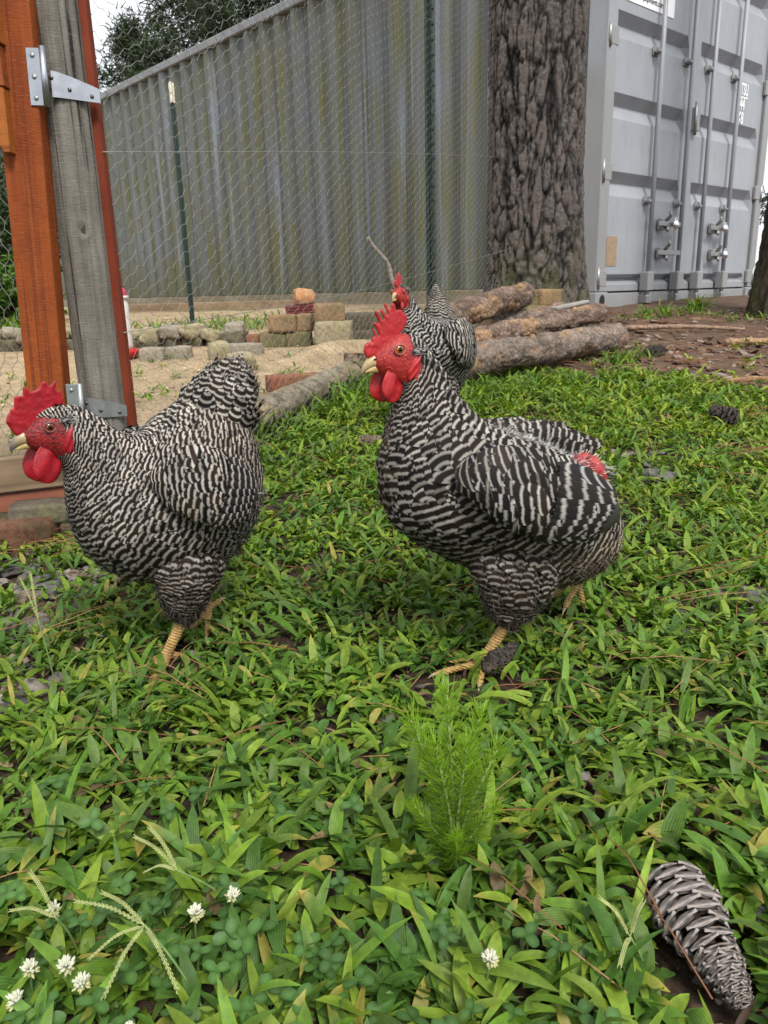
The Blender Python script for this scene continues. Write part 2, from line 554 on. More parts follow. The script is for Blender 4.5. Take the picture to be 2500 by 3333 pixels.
doors = []
for k, (x0, w, m0, m1) in enumerate([(.10, 1.10, .02, .075), (1.235, 1.225, .075, .05)]):
    d = obj('door', door_mesh(w, m0, m1), CT, (x0, .030, 0))
    doors.append((d, x0, w))
    d['label'] = ['left container door with brown tape and white sticker', 'right container door with stencilled white numbers'][k]
box('door_seal', (.030, .03, 2.58), M_RUBBER, CT, (1.2175, .040, 1.43), bev=.003)
for k, (d, x0, w) in enumerate(doors):
    for rx in ((.645, 1.095) if k == 0 else (1.43, 1.88)):
        X = rx - x0
        rod = obj('lock_rod', MB().tube([(X, -.058, .06), (X, -.058, 2.82)], .0175, 12).mesh('lock_rod', M_PAINT), d)
        for z in (.765, 1.76, 2.50):
            box('rod_bracket', (.085, .045, .020), M_PAINT, d, (X - .004, -.040, z), bev=.004)
            box('rod_bracket', (.085, .008, .060), M_PAINT, d, (X - .004, -.0085, z + .008), bev=.002)
        box('rod_guide', (.085, .075, .140), M_PAINT, d, (X, -.052, .190), bev=.006)
        box('cam_keeper', (.075, .080, .065), M_DKSTEEL, d, (X, -.045, .058), bev=.006)
    for (hz, h0, h1, padlock) in ([(.610, .73, 1.05, True), (.400, .74, 1.08, False)] if k == 0 else [(.605, 1.56, 1.86, True), (.398, 1.60, 1.87, True)]):
        h0 -= x0; h1 -= x0
        box('handle', (h1 - h0, .014, .036), M_DKSTEEL, d, ((h0 + h1) / 2, -.075, hz), bev=.004)
        box('handle_hasp', (.080, .045, .085), M_PAINT, d, (h0 + .12, -.034, hz), bev=.006)
        mb = MB().tube([(h0 + .13, -.06, hz + .02), (h0 + .15, -.085, hz + .06), (h0 + .13, -.09, hz + .085)], [.014, .013, .010], 10)
        obj('handle_catch', mb.mesh('handle_catch', M_DKSTEEL), d)
        mb = MB().tube([(h0 + .13, -.07, hz - .02), (h0 + .12, -.085, hz - .055)], [.014, .011], 10)
        obj('handle_catch', mb.mesh('handle_catch', M_DKSTEEL), d)
        if padlock:
            pl = obj('padlock', uvsphere0('padlock', .036, M_STEEL), d, (h0 + .20, -.105, hz - .005), scale=(1.1, .5, 1.0))
            th = np.linspace(0, math.pi, 10)
            obj('shackle', MB().tube(np.stack([.02 * np.cos(th), 0 * th, .026 + .022 * np.sin(th)], 1), .005, 8).mesh('shackle', M_STEEL), pl)
    # hinges on the outer edge
    for z in (.215, .93, 1.77, 2.55):
        hx = -.035 if k == 0 else w + .035
        box('hinge', (.12, .030, .115), M_PAINT, d, (hx, -.018, z), bev=.006)
        obj('hinge_pin', MB().tube([(hx - (.045 if k == 0 else -.045), -.03, z - .075), (hx - (.045 if k == 0 else -.045), -.03, z + .075)], .013, 8).mesh('hinge_pin', M_DKSTEEL), d)
d0, d1 = doors[0][0], doors[1][0]
box('door_latch', (.10, .03, .16), M_PAINT, CT, (1.235, -.005, 1.385), bev=.004)
obj('latch_pin', MB().tube([(1.195, -.03, 1.27), (1.195, -.03, 1.50)], .013, 8).mesh('latch_pin', M_DKSTEEL), CT)
box('tape_patch', (.135, .003, .205), M_TAPE, d0, (.115, -.003, .405), rot=(0, R(-1), 0), bev=0)
stk = box('sticker', (.62, .003, .30), M_PAPER, d0, (.455, -.003, 2.165), bev=0)
RX = R(90)
text_mesh('lettering', '02requipment.com', .052, M_BLACKINK, (.225, -.006, 2.050), (RX, 0, 0), d0, sx=1.0)
text_mesh('lettering', '5017', .115, M_BLACKINK, (.470, -.006, 2.125), (RX, 0, 0), d0)
for kk, (txt, z) in enumerate([('PTSU', 1.672), ('844', 1.560), ('268', 1.455)]):
    text_mesh('lettering', txt, .128, M_WHITE, (1.985 - 1.235 - .004 * kk, -.004, z), (RX, 0, 0), d1, sx=.60 if kk == 0 else .70, bold=.003)
box('stencil_bar', (.175, .002, .012), M_WHITE, d1, (.838, -.003, 1.655), bev=0)

# ================================================================== the big pine beside the container
def m_bark(name, a, b, c2):
    t = NT(name)
    p = t.coord('Object', (1, 1, .28))
    v = t.voro(p, 26, 'DISTANCE_TO_EDGE')
    n = t.noise(p, 14, 6, .65, .4)
    n2 = t.noise(t.coord('Object'), 70, 5, .7)
    c = t.mix(t.ramp(n2, [(.3, 0.), (.7, 1.)]), a, b)
    ch = t.n('ShaderNodeSeparateColor'); t.l(t.attr('Col'), ch.inputs[0])
    c = t.mix(t.math('MULTIPLY', ch.outputs[1], .38), c, (b[0] * .80, b[1] * .62, b[2] * .50))
    c = t.mix(ch.outputs[0], c2, c)
    sp = t.n('ShaderNodeSeparateXYZ'); t.l(t.coord('Object'), sp.inputs[0])
    moss = t.math('MULTIPLY', t.ramp(t.math('ADD', sp.outputs[2], t.math('MULTIPLY', n, .35)), [(.35, .8), (.85, 0.)]), t.ramp(n, [(.42, 0.), (.6, 1.)]))
    c = t.mix(moss, c, (.105, .105, .045))
    t.bump(t.mix(.5, n, n2), 1.0, .03)
    return t.fin(c, .9, 0, Specular_IOR_Level=.2)
M_BARK = m_bark('pine bark', (.068, .060, .056), (.185, .168, .158), (.009, .008, .007))

def trunk_mesh(name, r0, height, flare, lean, mat, nu=220, nz=340, seed=1., zdetail=3.2):
    zs = np.concatenate([np.linspace(-.2, zdetail, nz), np.linspace(zdetail, height, 40)[1:]])
    th = np.arange(nu) / nu * 2 * math.pi
    Z, T = np.meshgrid(zs, th, indexing='ij')
    r = r0 * (1 - .045 * np.clip(Z, 0, None) / 1.5 * .5) * (1 - .8 * np.clip(Z - 4, 0, None) / height) + flare * np.exp(-np.clip(Z, -.1, None) / .30) * (1 + .25 * np.sin(3 * T + seed))
    px, py = np.cos(T) * r, np.sin(T) * r
    P = np.stack([px, py, Z * .30], -1).reshape(-1, 3)
    # plates: cell pattern stretched vertically, cracks between the cells
    rn = np.zeros(len(P)); m = Z.ravel() < zdetail + .2
    Pm = P[m]
    d = np.stack([vnoise(Pm, 8, 1.7 + seed), vnoise(Pm, 8, 8.1 + seed), vnoise(Pm, 8, 4.4)], 1) * .05
    f1 = np.empty(len(Pm)); f2 = np.empty(len(Pm)); cid = np.empty(len(Pm))
    for i, q in enumerate((Pm + d) * 19):
        ds, pts = mnoise.voronoi(Vector(q))
        f1[i] = ds[1] - ds[0]
        cid[i] = (math.sin(pts[0].x * 12.98 + pts[0].y * 78.2 + pts[0].z * 37.7) * 43758.5) % 1.0
    for i, q in enumerate((Pm + d * .6) * np.array([44, 44, 56])):
        ds, pts = mnoise.voronoi(Vector(q))
        f2[i] = ds[1] - ds[0] + .25 * ((math.sin(pts[0].x * 12.9 + pts[0].y * 78.2 + pts[0].z * 37.7) * 43758.5) % 1.0)
    n2 = vnoise(Pm * np.array([1, 1, 2.2]), 75, seed + 5)
    n3 = np.abs(vnoise(Pm * np.array([1, 1, .5]), 22, seed + 2))
    rn[m] = sm(.0, .22, f1) * (.16 + .12 * cid) + np.clip(f2 * .45, 0, .17) + n2 * .09 - .24 * np.exp(-(n3 / .045) ** 2)
    cc = np.full(len(P), .5); cc[m] = cid
    rn[~m] = .4
    rr = r.ravel() + (rn - .4) * .052
    V = np.stack([np.cos(T.ravel()) * rr + lean[0] * Z.ravel(), np.sin(T.ravel()) * rr + lean[1] * Z.ravel(), Z.ravel()], 1)
    f = sm(.06, .36, rn)
    return mesh(name, V, grid_faces(len(zs), nu, True), mat, col=np.stack([f, cc, f], 1))

def needle_clumps(mb, centers, n, L, rg, cols, w=.004):
    C = np.repeat(np.asarray(centers, float), n, 0)
    N = len(C)
    d = rg.normal(0, 1, (N, 3)); d[:, 2] = d[:, 2] * .8 + .35
    d /= np.linalg.norm(d, axis=1)[:, None]
    base = C + rg.normal(0, L * .55, (N, 3))
    tip = base + d * (L * rg.uniform(.5, 1.1, N))[:, None]
    s = np.cross(d, rg.normal(0, 1, (N, 3)))
    s /= np.linalg.norm(s, axis=1)[:, None]
    V = np.stack([base - s * w, base + s * w, tip], 1).reshape(-1, 3)
    cc = np.asarray(cols)[rg.integers(0, len(cols), N)] * rg.uniform(.6, 1.25, N)[:, None]
    mb.add(V, T=np.arange(N * 3).reshape(-1, 3), col=np.repeat(cc, 3, 0))

def m_leaf(name, rough=.5, tr=.25, spec=.3):
    t = NT(name)
    c = t.attr('Col')
    m = t.fin(c, rough, 0, Specular_IOR_Level=spec)
    return t.translucent(t.mix(1.0, c, (1.0, 1.15, .5), 'MULTIPLY'), tr)
M_NEEDLE = m_leaf('pine needles', .6, .12)
NC = [(.028, .046, .020), (.042, .064, .027), (.020, .034, .016), (.060, .084, .036)]

bigpine = empty('pine_tree', (.885, 4.56, .235))
tag(bigpine, 'large pine tree with thick furrowed grey bark standing behind the log pile', 'tree')
obj('trunk', trunk_mesh('trunk', .262, 15, .085, (-.012, 0), M_BARK, seed=2.2), bigpine)
rgp = np.random.default_rng(5)
lm = MB(); cs = []
for k in range(22):
    a, z = rgp.uniform(0, 6.28), rgp.uniform(10.5, 15)
    L = rgp.uniform(1.2, 2.8) * (16.5 - z) / 5
    p0 = np.array([-.012 * z, 0, z]); p1 = p0 + np.array([math.cos(a) * L, math.sin(a) * L, .25 * L])
    lm.tube([p0, (p0 + p1) / 2 + [0, 0, -.05], p1], [.05, .035, .012], 6, col=(.5, .5, .5))
    for q in range(5): cs.append(p0 + (p1 - p0) * rgp.uniform(.4, 1.05) + rgp.normal(0, .12, 3))
obj('branches', lm.mesh('branches', M_BARK), bigpine)
cm = MB(); needle_clumps(cm, cs, 60, .20, rgp, NC)
obj('crown', cm.mesh('crown', M_NEEDLE), bigpine)['kind'] = 'stuff'

edge_tree = empty('tree', (2.635, 5.18, .30))
tag(edge_tree, 'dark brown tree trunk at the right edge beside the container door', 'tree')
M_BARK2 = m_bark('dark brown bark', (.040, .030, .024), (.075, .056, .044), (.012, .009, .008))
obj('trunk', trunk_mesh('trunk', .180, 9, .035, (.035, 0), M_BARK2, 90, 140, 6.0), edge_tree)
lm = MB()
cs = []
for k in range(14):
    a, z = rgp.uniform(0, 6.28), rgp.uniform(6, 9)
    p0 = np.array([.035 * z, 0, z]); p1 = p0 + np.array([math.cos(a), math.sin(a), .3]) * rgp.uniform(.7, 1.6)
    lm.tube([p0, (p0 + p1) / 2, p1], [.03, .02, .008], 6, col=(.5, .5, .5))
    for q in range(5): cs.append(p0 + (p1 - p0) * rgp.uniform(.4, 1.05) + rgp.normal(0, .12, 3))
obj('branches', lm.mesh('branches', M_BARK2), edge_tree)
cm = MB(); needle_clumps(cm, cs, 50, .18, rgp, NC)
obj('crown', cm.mesh('crown', M_NEEDLE), edge_tree)['kind'] = 'stuff'

# pines beyond the container
def far_pine(loc, h, spread, seed, label, zlow=.25, dens=1.0):
    rg = np.random.default_rng(seed)
    root = empty('pine_tree', loc)
    tag(root, label, 'tree', 'pines beyond the container')
    zs = np.linspace(0, h, 12)
    path = np.stack([.15 * np.sin(zs * .6 + seed), .1 * np.cos(zs * .5), zs], 1)
    obj('trunk', MB().tube(path, np.linspace(.20, .03, 12), 10, col=(.6, .6, .6)).mesh('trunk', M_BARK2), root)
    lm = MB(); cs = []
    nb = int(46 * dens)
    for k in range(nb):
        z = h * (zlow + (1 - zlow) * (k + rg.random()) / nb)
        a = k * 2.4 + rg.normal(0, .4)
        L = spread * (1.05 - (z / h) ** 1.6) * rg.uniform(.6, 1.1) + .3
        p0 = np.array([np.interp(z, zs, path[:, 0]), np.interp(z, zs, path[:, 1]), z])
        p1 = p0 + np.array([math.cos(a) * L, math.sin(a) * L, L * rg.uniform(-.05, .3)])
        lm.tube([p0, (p0 + p1) / 2 + [0, 0, -.06 * L], p1], [.035, .022, .008], 5, col=(.5, .5, .5))
        for q in range(int(9 + L * 6)):
            f = rg.uniform(.3, 1.05)
            cs.append(p0 + (p1 - p0) * f + rg.normal(0, .10 + .14 * L * (1.1 - f), 3))
    obj('branches', lm.mesh('branches', M_BARK2), root)
    cm = MB(); needle_clumps(cm, cs, 46, .20, rg, NC, .014)
    obj('crown', cm.mesh('crown', M_NEEDLE), root)['kind'] = 'stuff'
far_pine((-2.5, 15.5, .38), 9.5, 1.75, 3, 'dark bushy pine rising over the middle of the container roof line', .20, 1.5)
far_pine((-4.35, 16.5, .38), 5.0, 1.0, 8, 'open-branched pine against the white sky left of the dark pine', .15, .6)
far_pine((-1.0, 17.5, .38), 10.5, 2.4, 13, 'tall pine furthest right behind the container', .22, 1.4)
far_pine((-6.6, 18.5, .38), 4.0, .8, 21, 'low pine peeking over the container behind the gate post', .15, .9)

far_pine((9.5, 15.0, .38), 9.0, 2.2, 31, 'pine standing behind the right end of the container', .1, 1.2)
far_pine((12.5, 17.0, .38), 9.0, 2.4, 35, 'dense pine furthest right beyond the container', .1, 1.2)
far_pine((-10.5, 19.0, .38), 6.5, 2.2, 41, 'low dense pine far to the left beyond the gate', .05, 1.3)
# ================================================================== gate, post and chicken wire
def m_wood(name, a, b, dark, grain='Z', scale=1., rough=.75, crack=.6, bump=.5, fuzz=0.):
    t = NT(name)
    sc = {'Z': (22, 22, 1.1), 'X': (1.1, 22, 22), 'Y': (22, 1.1, 22)}[grain]
    p = t.coord('Object', tuple(v * scale for v in sc))
    n = t.noise(p, 2.2, 6, .62, .35)
    n2 = t.noise(t.coord('Object'), 9 * scale, 4, .6)
    cr = t.noise(t.coord('Object', tuple(v * scale for v in {'Z': (38, 38, .55), 'X': (.55, 38, 38), 'Y': (38, .55, 38)}[grain])), 1.4, 3, .5)
    c = t.mix(t.ramp(n, [(.28, 0.), (.72, 1.)]), a, b)
    c = t.mix(t.ramp(n2, [(.35, .45), (.65, 0.)]), c, tuple(v * .62 for v in a))
    c = t.mix(t.ramp(cr, [(.34, crack), (.41, 0.)]), c, dark)
    if fuzz:
        fz = t.noise(t.coord('Object', {'Z': (22, 22, 190), 'X': (190, 22, 22), 'Y': (22, 190, 22)}[grain], (0, R(14), 0)), 2.6, 4, .7)
        c = t.mix(t.ramp(fz, [(.58, 0.), (.80, fuzz)]), c, tuple(min(1, v * 1.9 + .06) for v in b))
        c = t.mix(t.ramp(fz, [(.26, fuzz), (.44, 0.)]), c, dark)
        t.bump(t.mix(.5, fz, n), bump, .004)
    else:
        t.bump(t.mix(.4, n, cr), bump, .004)
    return t.fin(c, rough, 0, Specular_IOR_Level=.25)
M_STAIN = m_wood('orange stained cedar', (.19, .036, .005), (.32, .076, .011), (.045, .009, .004), 'Z', 1.5, .68, .5, .6, .55)
M_STAIN_X = m_wood('orange stained cedar rail', (.27, .075, .012), (.38, .125, .024), (.07, .018, .006), 'X', 1, .68, .5, .6, .3)
M_REDB = m_wood('red brown batten', (.150, .022, .008), (.23, .042, .012), (.05, .012, .010), 'Z', 1, .7, .4, .4, .2)
M_GREYW = m_wood('silvered post wood', (.115, .103, .085), (.255, .237, .202), (.016, .014, .012), 'Z', 1.7, .85, .95, 1.0, .35)
M_OLDB = m_wood('weathered board', (.17, .115, .065), (.28, .205, .125), (.06, .04, .025), 'X', .8, .8, .4, .5)
M_REDBX = m_wood('weathered red board', (.20, .065, .040), (.29, .11, .065), (.06, .025, .018), 'X', .8, .8, .4, .5)
M_ZINC = plain('zinc plated steel', (.40, .42, .45), .34, .9, nscale=40, var=.15)
M_ZINC_OLD = plain('dull zinc steel', (.32, .335, .33), .45, .8, nscale=50, var=.2)
M_SCREW = plain('dark screw', (.10, .09, .075), .4, .8)

def knot_post():
    r, h = .0425, 1.9
    nu, zs = 72, np.linspace(-.3, h, 360)
    th = np.arange(nu) / nu * 2 * math.pi
    Z, T = np.meshgrid(zs, th, indexing='ij')
    P = np.stack([np.cos(T) * r, np.sin(T) * r, Z * .12], -1).reshape(-1, 3)
    n = vnoise(P, 60, 2.) * .0010 + vnoise(P, 150, 5.) * .0007
    # long drying cracks
    crk = np.zeros(len(P))
    for a, z0, z1, w in [(4.95, .55, 1.3, .035), (5.35, .2, .75, .03), (4.5, .75, 1.6, .03), (5.7, .35, 1.1, .03), (4.2, .1, .6, .03)]:
        aa = T.ravel() - (a + .05 * np.sin(Z.ravel() * 9))
        crk -= .0035 * np.exp(-(aa / w) ** 2) * ((Z.ravel() > z0) & (Z.ravel() < z1))
    # the knot
    ka, kz = 5.12, .60
    q = np.sqrt(((T.ravel() - ka) * r / .009) ** 2 + ((Z.ravel() - kz) / .014) ** 2)
    kn = .003 * np.exp(-((q - 1.25) / .35) ** 2) - .003 * np.exp(-(q / .55) ** 2)
    rr = r * (1 + .02 * np.sin(Z.ravel() * 2)) + n + crk + kn
    V = np.stack([np.cos(T.ravel()) * rr, np.sin(T.ravel()) * rr, Z.ravel()], 1)
    k = np.clip(1 - q, 0, 1)
    return V, grid_faces(len(zs), nu, True), q
V, F, q = knot_post()
post = empty('fence_post', (-.5765, 1.6, .026))
tag(post, 'round silver-grey wooden post that carries the gate hinges', 'post')
pm = mesh('shaft', V, F, M_GREYW)
obj('shaft', pm, post)
km = MB()
th = np.arange(16) / 16 * 2 * math.pi
ka = 5.12
c = np.array([math.cos(ka), math.sin(ka), 0]) * .0412 + np.array([0, 0, .60])
tx = np.array([-math.sin(ka), math.cos(ka), 0])
km.add(np.vstack([c + tx * .006 * math.cos(a) + np.array([0, 0, .010 * math.sin(a)]) for a in th] + [c + np.array([math.cos(ka), math.sin(ka), 0]) * .0012]),
       T=np.stack([np.arange(16), (np.arange(16) + 1) % 16, np.full(16, 16)], 1))
obj('knot', km.mesh('knot', plain('dark knot', (.045, .032, .022), .8, nscale=200, bump=.4)), post)

bat = box('fence_batten', (.022, .030, 1.95), M_REDB, None, (-.532, 1.622, .95), bev=.002)
tag(bat, 'narrow red-brown batten holding the wire mesh behind the grey post', 'batten')

def wire_segments(p0, p1, r, twist=None):
    """thin three-sided wires between point pairs"""
    p0, p1 = np.asarray(p0), np.asarray(p1)
    d = p1 - p0
    d /= np.linalg.norm(d, axis=1)[:, None] + 1e-9
    a = np.where(abs(d[:, 2:3]) < .8, np.array([[0, 0, 1.]]), np.array([[1., 0, 0]]))
    n = np.cross(d, a); n /= np.linalg.norm(n, axis=1)[:, None]
    b = np.cross(d, n)
    r = np.broadcast_to(np.asarray(r, float), (len(p0),))[:, None]
    V = []
    for e in (p0, p1):
        for k in range(3):
            t = k * 2 * math.pi / 3
            V.append(e + (n * math.cos(t) + b * math.sin(t)) * r)
    V = np.stack(V, 1).reshape(-1, 3)
    o = (np.arange(len(p0)) * 6)[:, None, None]
    f = np.array([[0, 1, 4, 3], [1, 2, 5, 4], [2, 0, 3, 5]])
    return V, (f[None] + o).reshape(-1, 4)

def hex_wire(L, H, dx, dz, a, to3, r, vertical=False, seed=1):
    """hexagonal netting in a (u, v) sheet mapped to 3-D by to3"""
    rg = np.random.default_rng(seed)
    if vertical: L, H = H, L
    ni, nj = int(L / dx), int(H / dz)
    I, J = np.meshgrid(np.arange(ni), np.arange(nj), indexing='ij')
    u = I * dx + rg.normal(0, dx * .035, I.shape)
    v = (J + (I % 2) * .5) * dz + rg.normal(0, dz * .045, I.shape)
    sl = rg.normal(0, .12, I.shape)
    lft = np.stack([u - a / 2, v - a / 2 * sl], -1)
    rgt = np.stack([u + a / 2, v + a / 2 * sl], -1)
    S0, S1, RR = [lft.reshape(-1, 2)], [rgt.reshape(-1, 2)], [np.full(ni * nj, r * 1.35)]
    ev = (I[:-1] % 2 == 0)
    for dj in (0, 1):
        # even columns join j and j-1 of the next one; odd columns join j and j+1
        j2 = np.where(ev, J[:-1] - dj, J[:-1] + dj)
        ok = (j2 >= 0) & (j2 < nj)
        i2 = I[:-1] + 1
        S0.append(rgt[:-1][ok]); S1.append(lft[i2[ok], j2[ok]]); RR.append(np.full(ok.sum(), r))
    S0, S1, RR = np.concatenate(S0), np.concatenate(S1), np.concatenate(RR)
    if vertical: S0, S1 = S0[:, ::-1], S1[:, ::-1]
    return wire_segments(to3(S0), to3(S1), RR)

M_WIRE = plain('galvanised wire', (.27, .275, .26), .45, .6)
# the long netting: batten - green stake - tree
seg = np.linalg.norm(np.diff(FEN, axis=0), axis=1)
cum = np.concatenate([[0], np.cumsum(seg)])
# a gentle line that hangs a little between its supports
WP_ = np.array([(-.520, 1.612), (-.36, 2.0), (-.16, 2.60), (.225, 3.47), (.63, 4.33)])
wseg = np.concatenate([[0], np.cumsum(np.linalg.norm(np.diff(WP_, axis=0), axis=1))])
def fence3(s):
    x = np.interp(s[:, 0], wseg, WP_[:, 0]); y = np.interp(s[:, 0], wseg, WP_[:, 1])
    P = np.stack([x, y, s[:, 1]], 1)
    w = np.stack([np.sin(s[:, 0] * 7 + s[:, 1] * 3), np.sin(s[:, 0] * 5 - s[:, 1] * 6 + 1), np.sin(s[:, 0] * 9 + s[:, 1] * 2)], 1)
    P = P + w * np.array([.006, .006, .006])
    P[:, 2] += ground_z(x, y) + .01 + .05 * np.sin(s[:, 0] * 1.1)
    return P
fr = empty('chicken_wire_fence', (-.52, 1.612, 0))
tag(fr, 'hexagonal chicken wire fence running from the gate post back to the big pine', 'fence')
V, F = hex_wire(wseg[-1], 1.95, .0340, .0300, .0165, fence3, .00048, False, 4)
o = obj('netting', mesh('netting', V - np.array([-.52, 1.612, 0]), F, M_WIRE), fr); o['kind'] = 'stuff'
def strand(pts, name='tension_wire'):
    m = MB().tube(catmull0(pts, 24), .0009, 5)
    me = m.mesh(name, M_WIRE)
    me.transform(Matrix.Translation((.52, -1.612, 0)))
    return obj(name, me, fr)
def catmull0(K, n):
    K = np.asarray(K, float)
    Kx = np.vstack([2 * K[0] - K[1], K, 2 * K[-1] - K[-2]])
    m = len(K) - 1
    t = np.linspace(0, m - 1e-9, n); i = t.astype(int); f = (t - i)[:, None]
    p0, p1, p2, p3 = Kx[i], Kx[i + 1], Kx[i + 2], Kx[i + 3]
    return .5 * (2 * p1 + (p2 - p0) * f + (2 * p0 - 5 * p1 + 4 * p2 - p3) * f ** 2 + (3 * p1 - p0 - 3 * p2 + p3) * f ** 3)
strand([(-.521, 1.612, .770), (-.16, 2.60, .92), (.225, 3.46, 1.04), (.63, 4.30, 1.151)])
strand([(-.521, 1.612, .432), (-.16, 2.60, .485), (.225, 3.46, .575), (.70, 4.30, .70)])
strand([(-.521, 1.612, 1.20), (-.16, 2.60, 1.40), (.225, 3.46, 1.53), (.63, 4.30, 1.66)])

# green steel T-stakes
M_GREEN = plain('dark green stake paint', (.016, .034, .026), .45, .2, nscale=30)
M_TIP = plain('flaking white stake tip', (.62, .57, .47), .6, 0, nscale=60, var=.35)
def t_stake(loc, h, label, white=None, studs=True, rz=0.4, k=1.):
    t = empty('fence_stake', loc, rz)
    tag(t, label, 'stake')
    bm = box_bm(.040 * k, .005, h, bev=.0008)
    box_bm(.006, .030 * k, h, bev=.0008, bm=bm, loc=(0, -.0026 - .015 * k, 0))
    m = bm_mesh('stake_bar', bm, M_GREEN)
    m.transform(Matrix.Translation((0, 0, h / 2 - .05)))
    obj('stake_bar', m, t)
    if studs:
        for k in range(int(h / .055)):
            box('stud', (.012, .012, .014), M_GREEN, t, (0.001, -.035, .1 + k * .055), bev=.002)
    if white:
        bm = box_bm(.040 * k, .009, white, bev=.001)
        box_bm(.010, .034, white, bev=.001, bm=bm, loc=(0, -.018, 0))
        m = bm_mesh('white_tip', bm, M_TIP)
        obj('white_tip', m, t, (0, 0, h - .05 - white / 2 + .004))
    return t
t_stake((.232, 3.55, .168), 2.05, 'tall dark green steel stake holding the chicken wire near the big pine')
t_stake((-1.105, 4.7, .25), 1.42, 'green steel stake with flaking white tip inside the chicken run', white=.10, studs=False, rz=.1, k=.7)

# ---- the gate
gate = empty('gate', (-.64, 1.55, .20))
tag(gate, 'orange stained timber gate with chicken wire hung on the grey post', 'gate')
def gbox(name, x0, x1, z0, z1, y, d, mat, rot=(0, 0, 0), parent=gate, bev=.0015):
    return box(name, (x1 - x0, d, z1 - z0), mat, parent, ((x0 + x1) / 2 + .64, y - 1.55, (z0 + z1) / 2 - .20), rot, bev)
# stile leans a hair like the hanging gate does
stile = gbox('stile', -.674, -.602, .205, 1.70, 1.548, .040, M_STAIN)
stile.rotation_euler = (0, R(2.9), 0)
stile.location.x += .008
gbox('top_rail', -1.40, -.642, .930, 1.25, 1.520, .036, M_STAIN_X)
gbox('corner_block', -1.40, -.646, .862, .928, 1.522, .034, m_wood('dark stained block', (.22, .052, .015), (.31, .085, .022), (.06, .016, .010), 'X', 1, .7, .5, .5, .3))
bm = bmesh.new()
pl = [(-.648, .860), (-.652, .755), (-.662, .755), (-.735, .860)]
v0 = [bm.verts.new((x + .64, -.046, z - .20)) for x, z in pl]
v1 = [bm.verts.new((x + .64, -.014, z - .20)) for x, z in pl]
bm.faces.new(v0); bm.faces.new(v1[::-1])
for k in range(4): bm.faces.new((v0[k], v1[k], v1[(k + 1) % 4], v0[(k + 1) % 4]))
bmesh.ops.recalc_face_normals(bm, faces=bm.faces[:])
bmesh.ops.bevel(bm, geom=bm.edges[:], offset=.0015, segments=1, affect='EDGES')
obj('brace', bm_mesh('brace', bm, M_STAIN_X), gate)
# netting of the gate, twisted strands running upright
def gate3(s): return np.stack([-.76 + s[:, 0], .026 + .004 * np.sin(s[:, 0] * 14 + s[:, 1] * 8), s[:, 1]], 1)
V, F = hex_wire(.74, .66, .0275, .0245, .0125, gate3, .00058, True, 9)
o = obj('netting', mesh('netting', V, F, M_WIRE), gate); o['kind'] = 'stuff'

def t_hinge(x, z, s, mat, rz=0.):
    """T hinge: butt leaf on the stile, long tapering strap round the post"""
    h = empty('hinge_root', (0, 0, 0))
    bpy.data.objects.remove(h)
    leaf = box('hinge', (.026 * s, .003, .092 * s), mat, gate, (x - .013 * s + .64, -.0235, z - .20), bev=.0006)
    leaf.rotation_euler = (0, R(2.4), 0)
    bar = MB().tube([(.0165 * s, -.003, -.048 * s), (.0165 * s, -.003, .048 * s)], .0055 * s, 12)
    obj('hinge_barrel', bar.mesh('hinge_barrel', mat), leaf)
    # strap bends round the round post
    n = 12
    t = np.linspace(0, 1, n)
    cx, R0 = -.5765 - x, .0490
    V = []
    for k, tt in enumerate(t):
        xx = .019 * s + tt * .072 * s
        dxp = (x + xx) - (-.5765)
        yb = 1.6 - math.sqrt(R0 ** 2 - min(dxp, .026) ** 2) + max(dxp - .026, 0) * .62
        yy = yb - 1.55 + .0235 - .003
        top = .020 * s * (1 - tt ** 1.35) + .002 * s
        for zz in (top, -.021 * s + .0):
            V.append((xx, yy, zz - .006 * s)); V.append((xx, yy - .0025, zz - .006 * s))
    V = np.array(V)
    Q = []
    for k in range(n - 1):
        a, b = 4 * k, 4 * (k + 1)
        Q += [[a + 1, a + 3, b + 3, b + 1], [a, b, b + 2, a + 2], [a, a + 1, b + 1, b], [a + 2, b + 2, b + 3, a + 3]]
    Q += [[0, 2, 3, 1], [4 * n - 4, 4 * n - 3, 4 * n - 1, 4 * n - 2]]
    obj('hinge_strap', mesh('hinge_strap', V, np.array(Q), mat, smooth=False), leaf)
    for (sx, sz, m) in [(-.002, .034, mat), (-.002, .0, mat), (-.002, -.034, mat)]:
        sc = obj('screw', MB().tube([(sx * s, -.0015, sz * s), (sx * s, -.0032, sz * s)], [.0045 * s, .0036 * s], 12).mesh('screw', M_ZINC_OLD), leaf)
    for tt, sz, in [(.06, .004), (.40, -.012), (.90, -.018)]:
        k = int(tt * (n - 1))
        y = V[4 * k + 1][1]
        xx = V[4 * k][0]
        obj('screw', MB().tube([(xx, y + .001, sz * s), (xx, y - .0014, sz * s)], [.0042 * s, .0034 * s], 12).mesh('screw', M_SCREW), leaf)
    return leaf
t_hinge(-.584, .880, 1.0, M_ZINC)
t_hinge(-.596, .296, .95, M_ZINC_OLD)

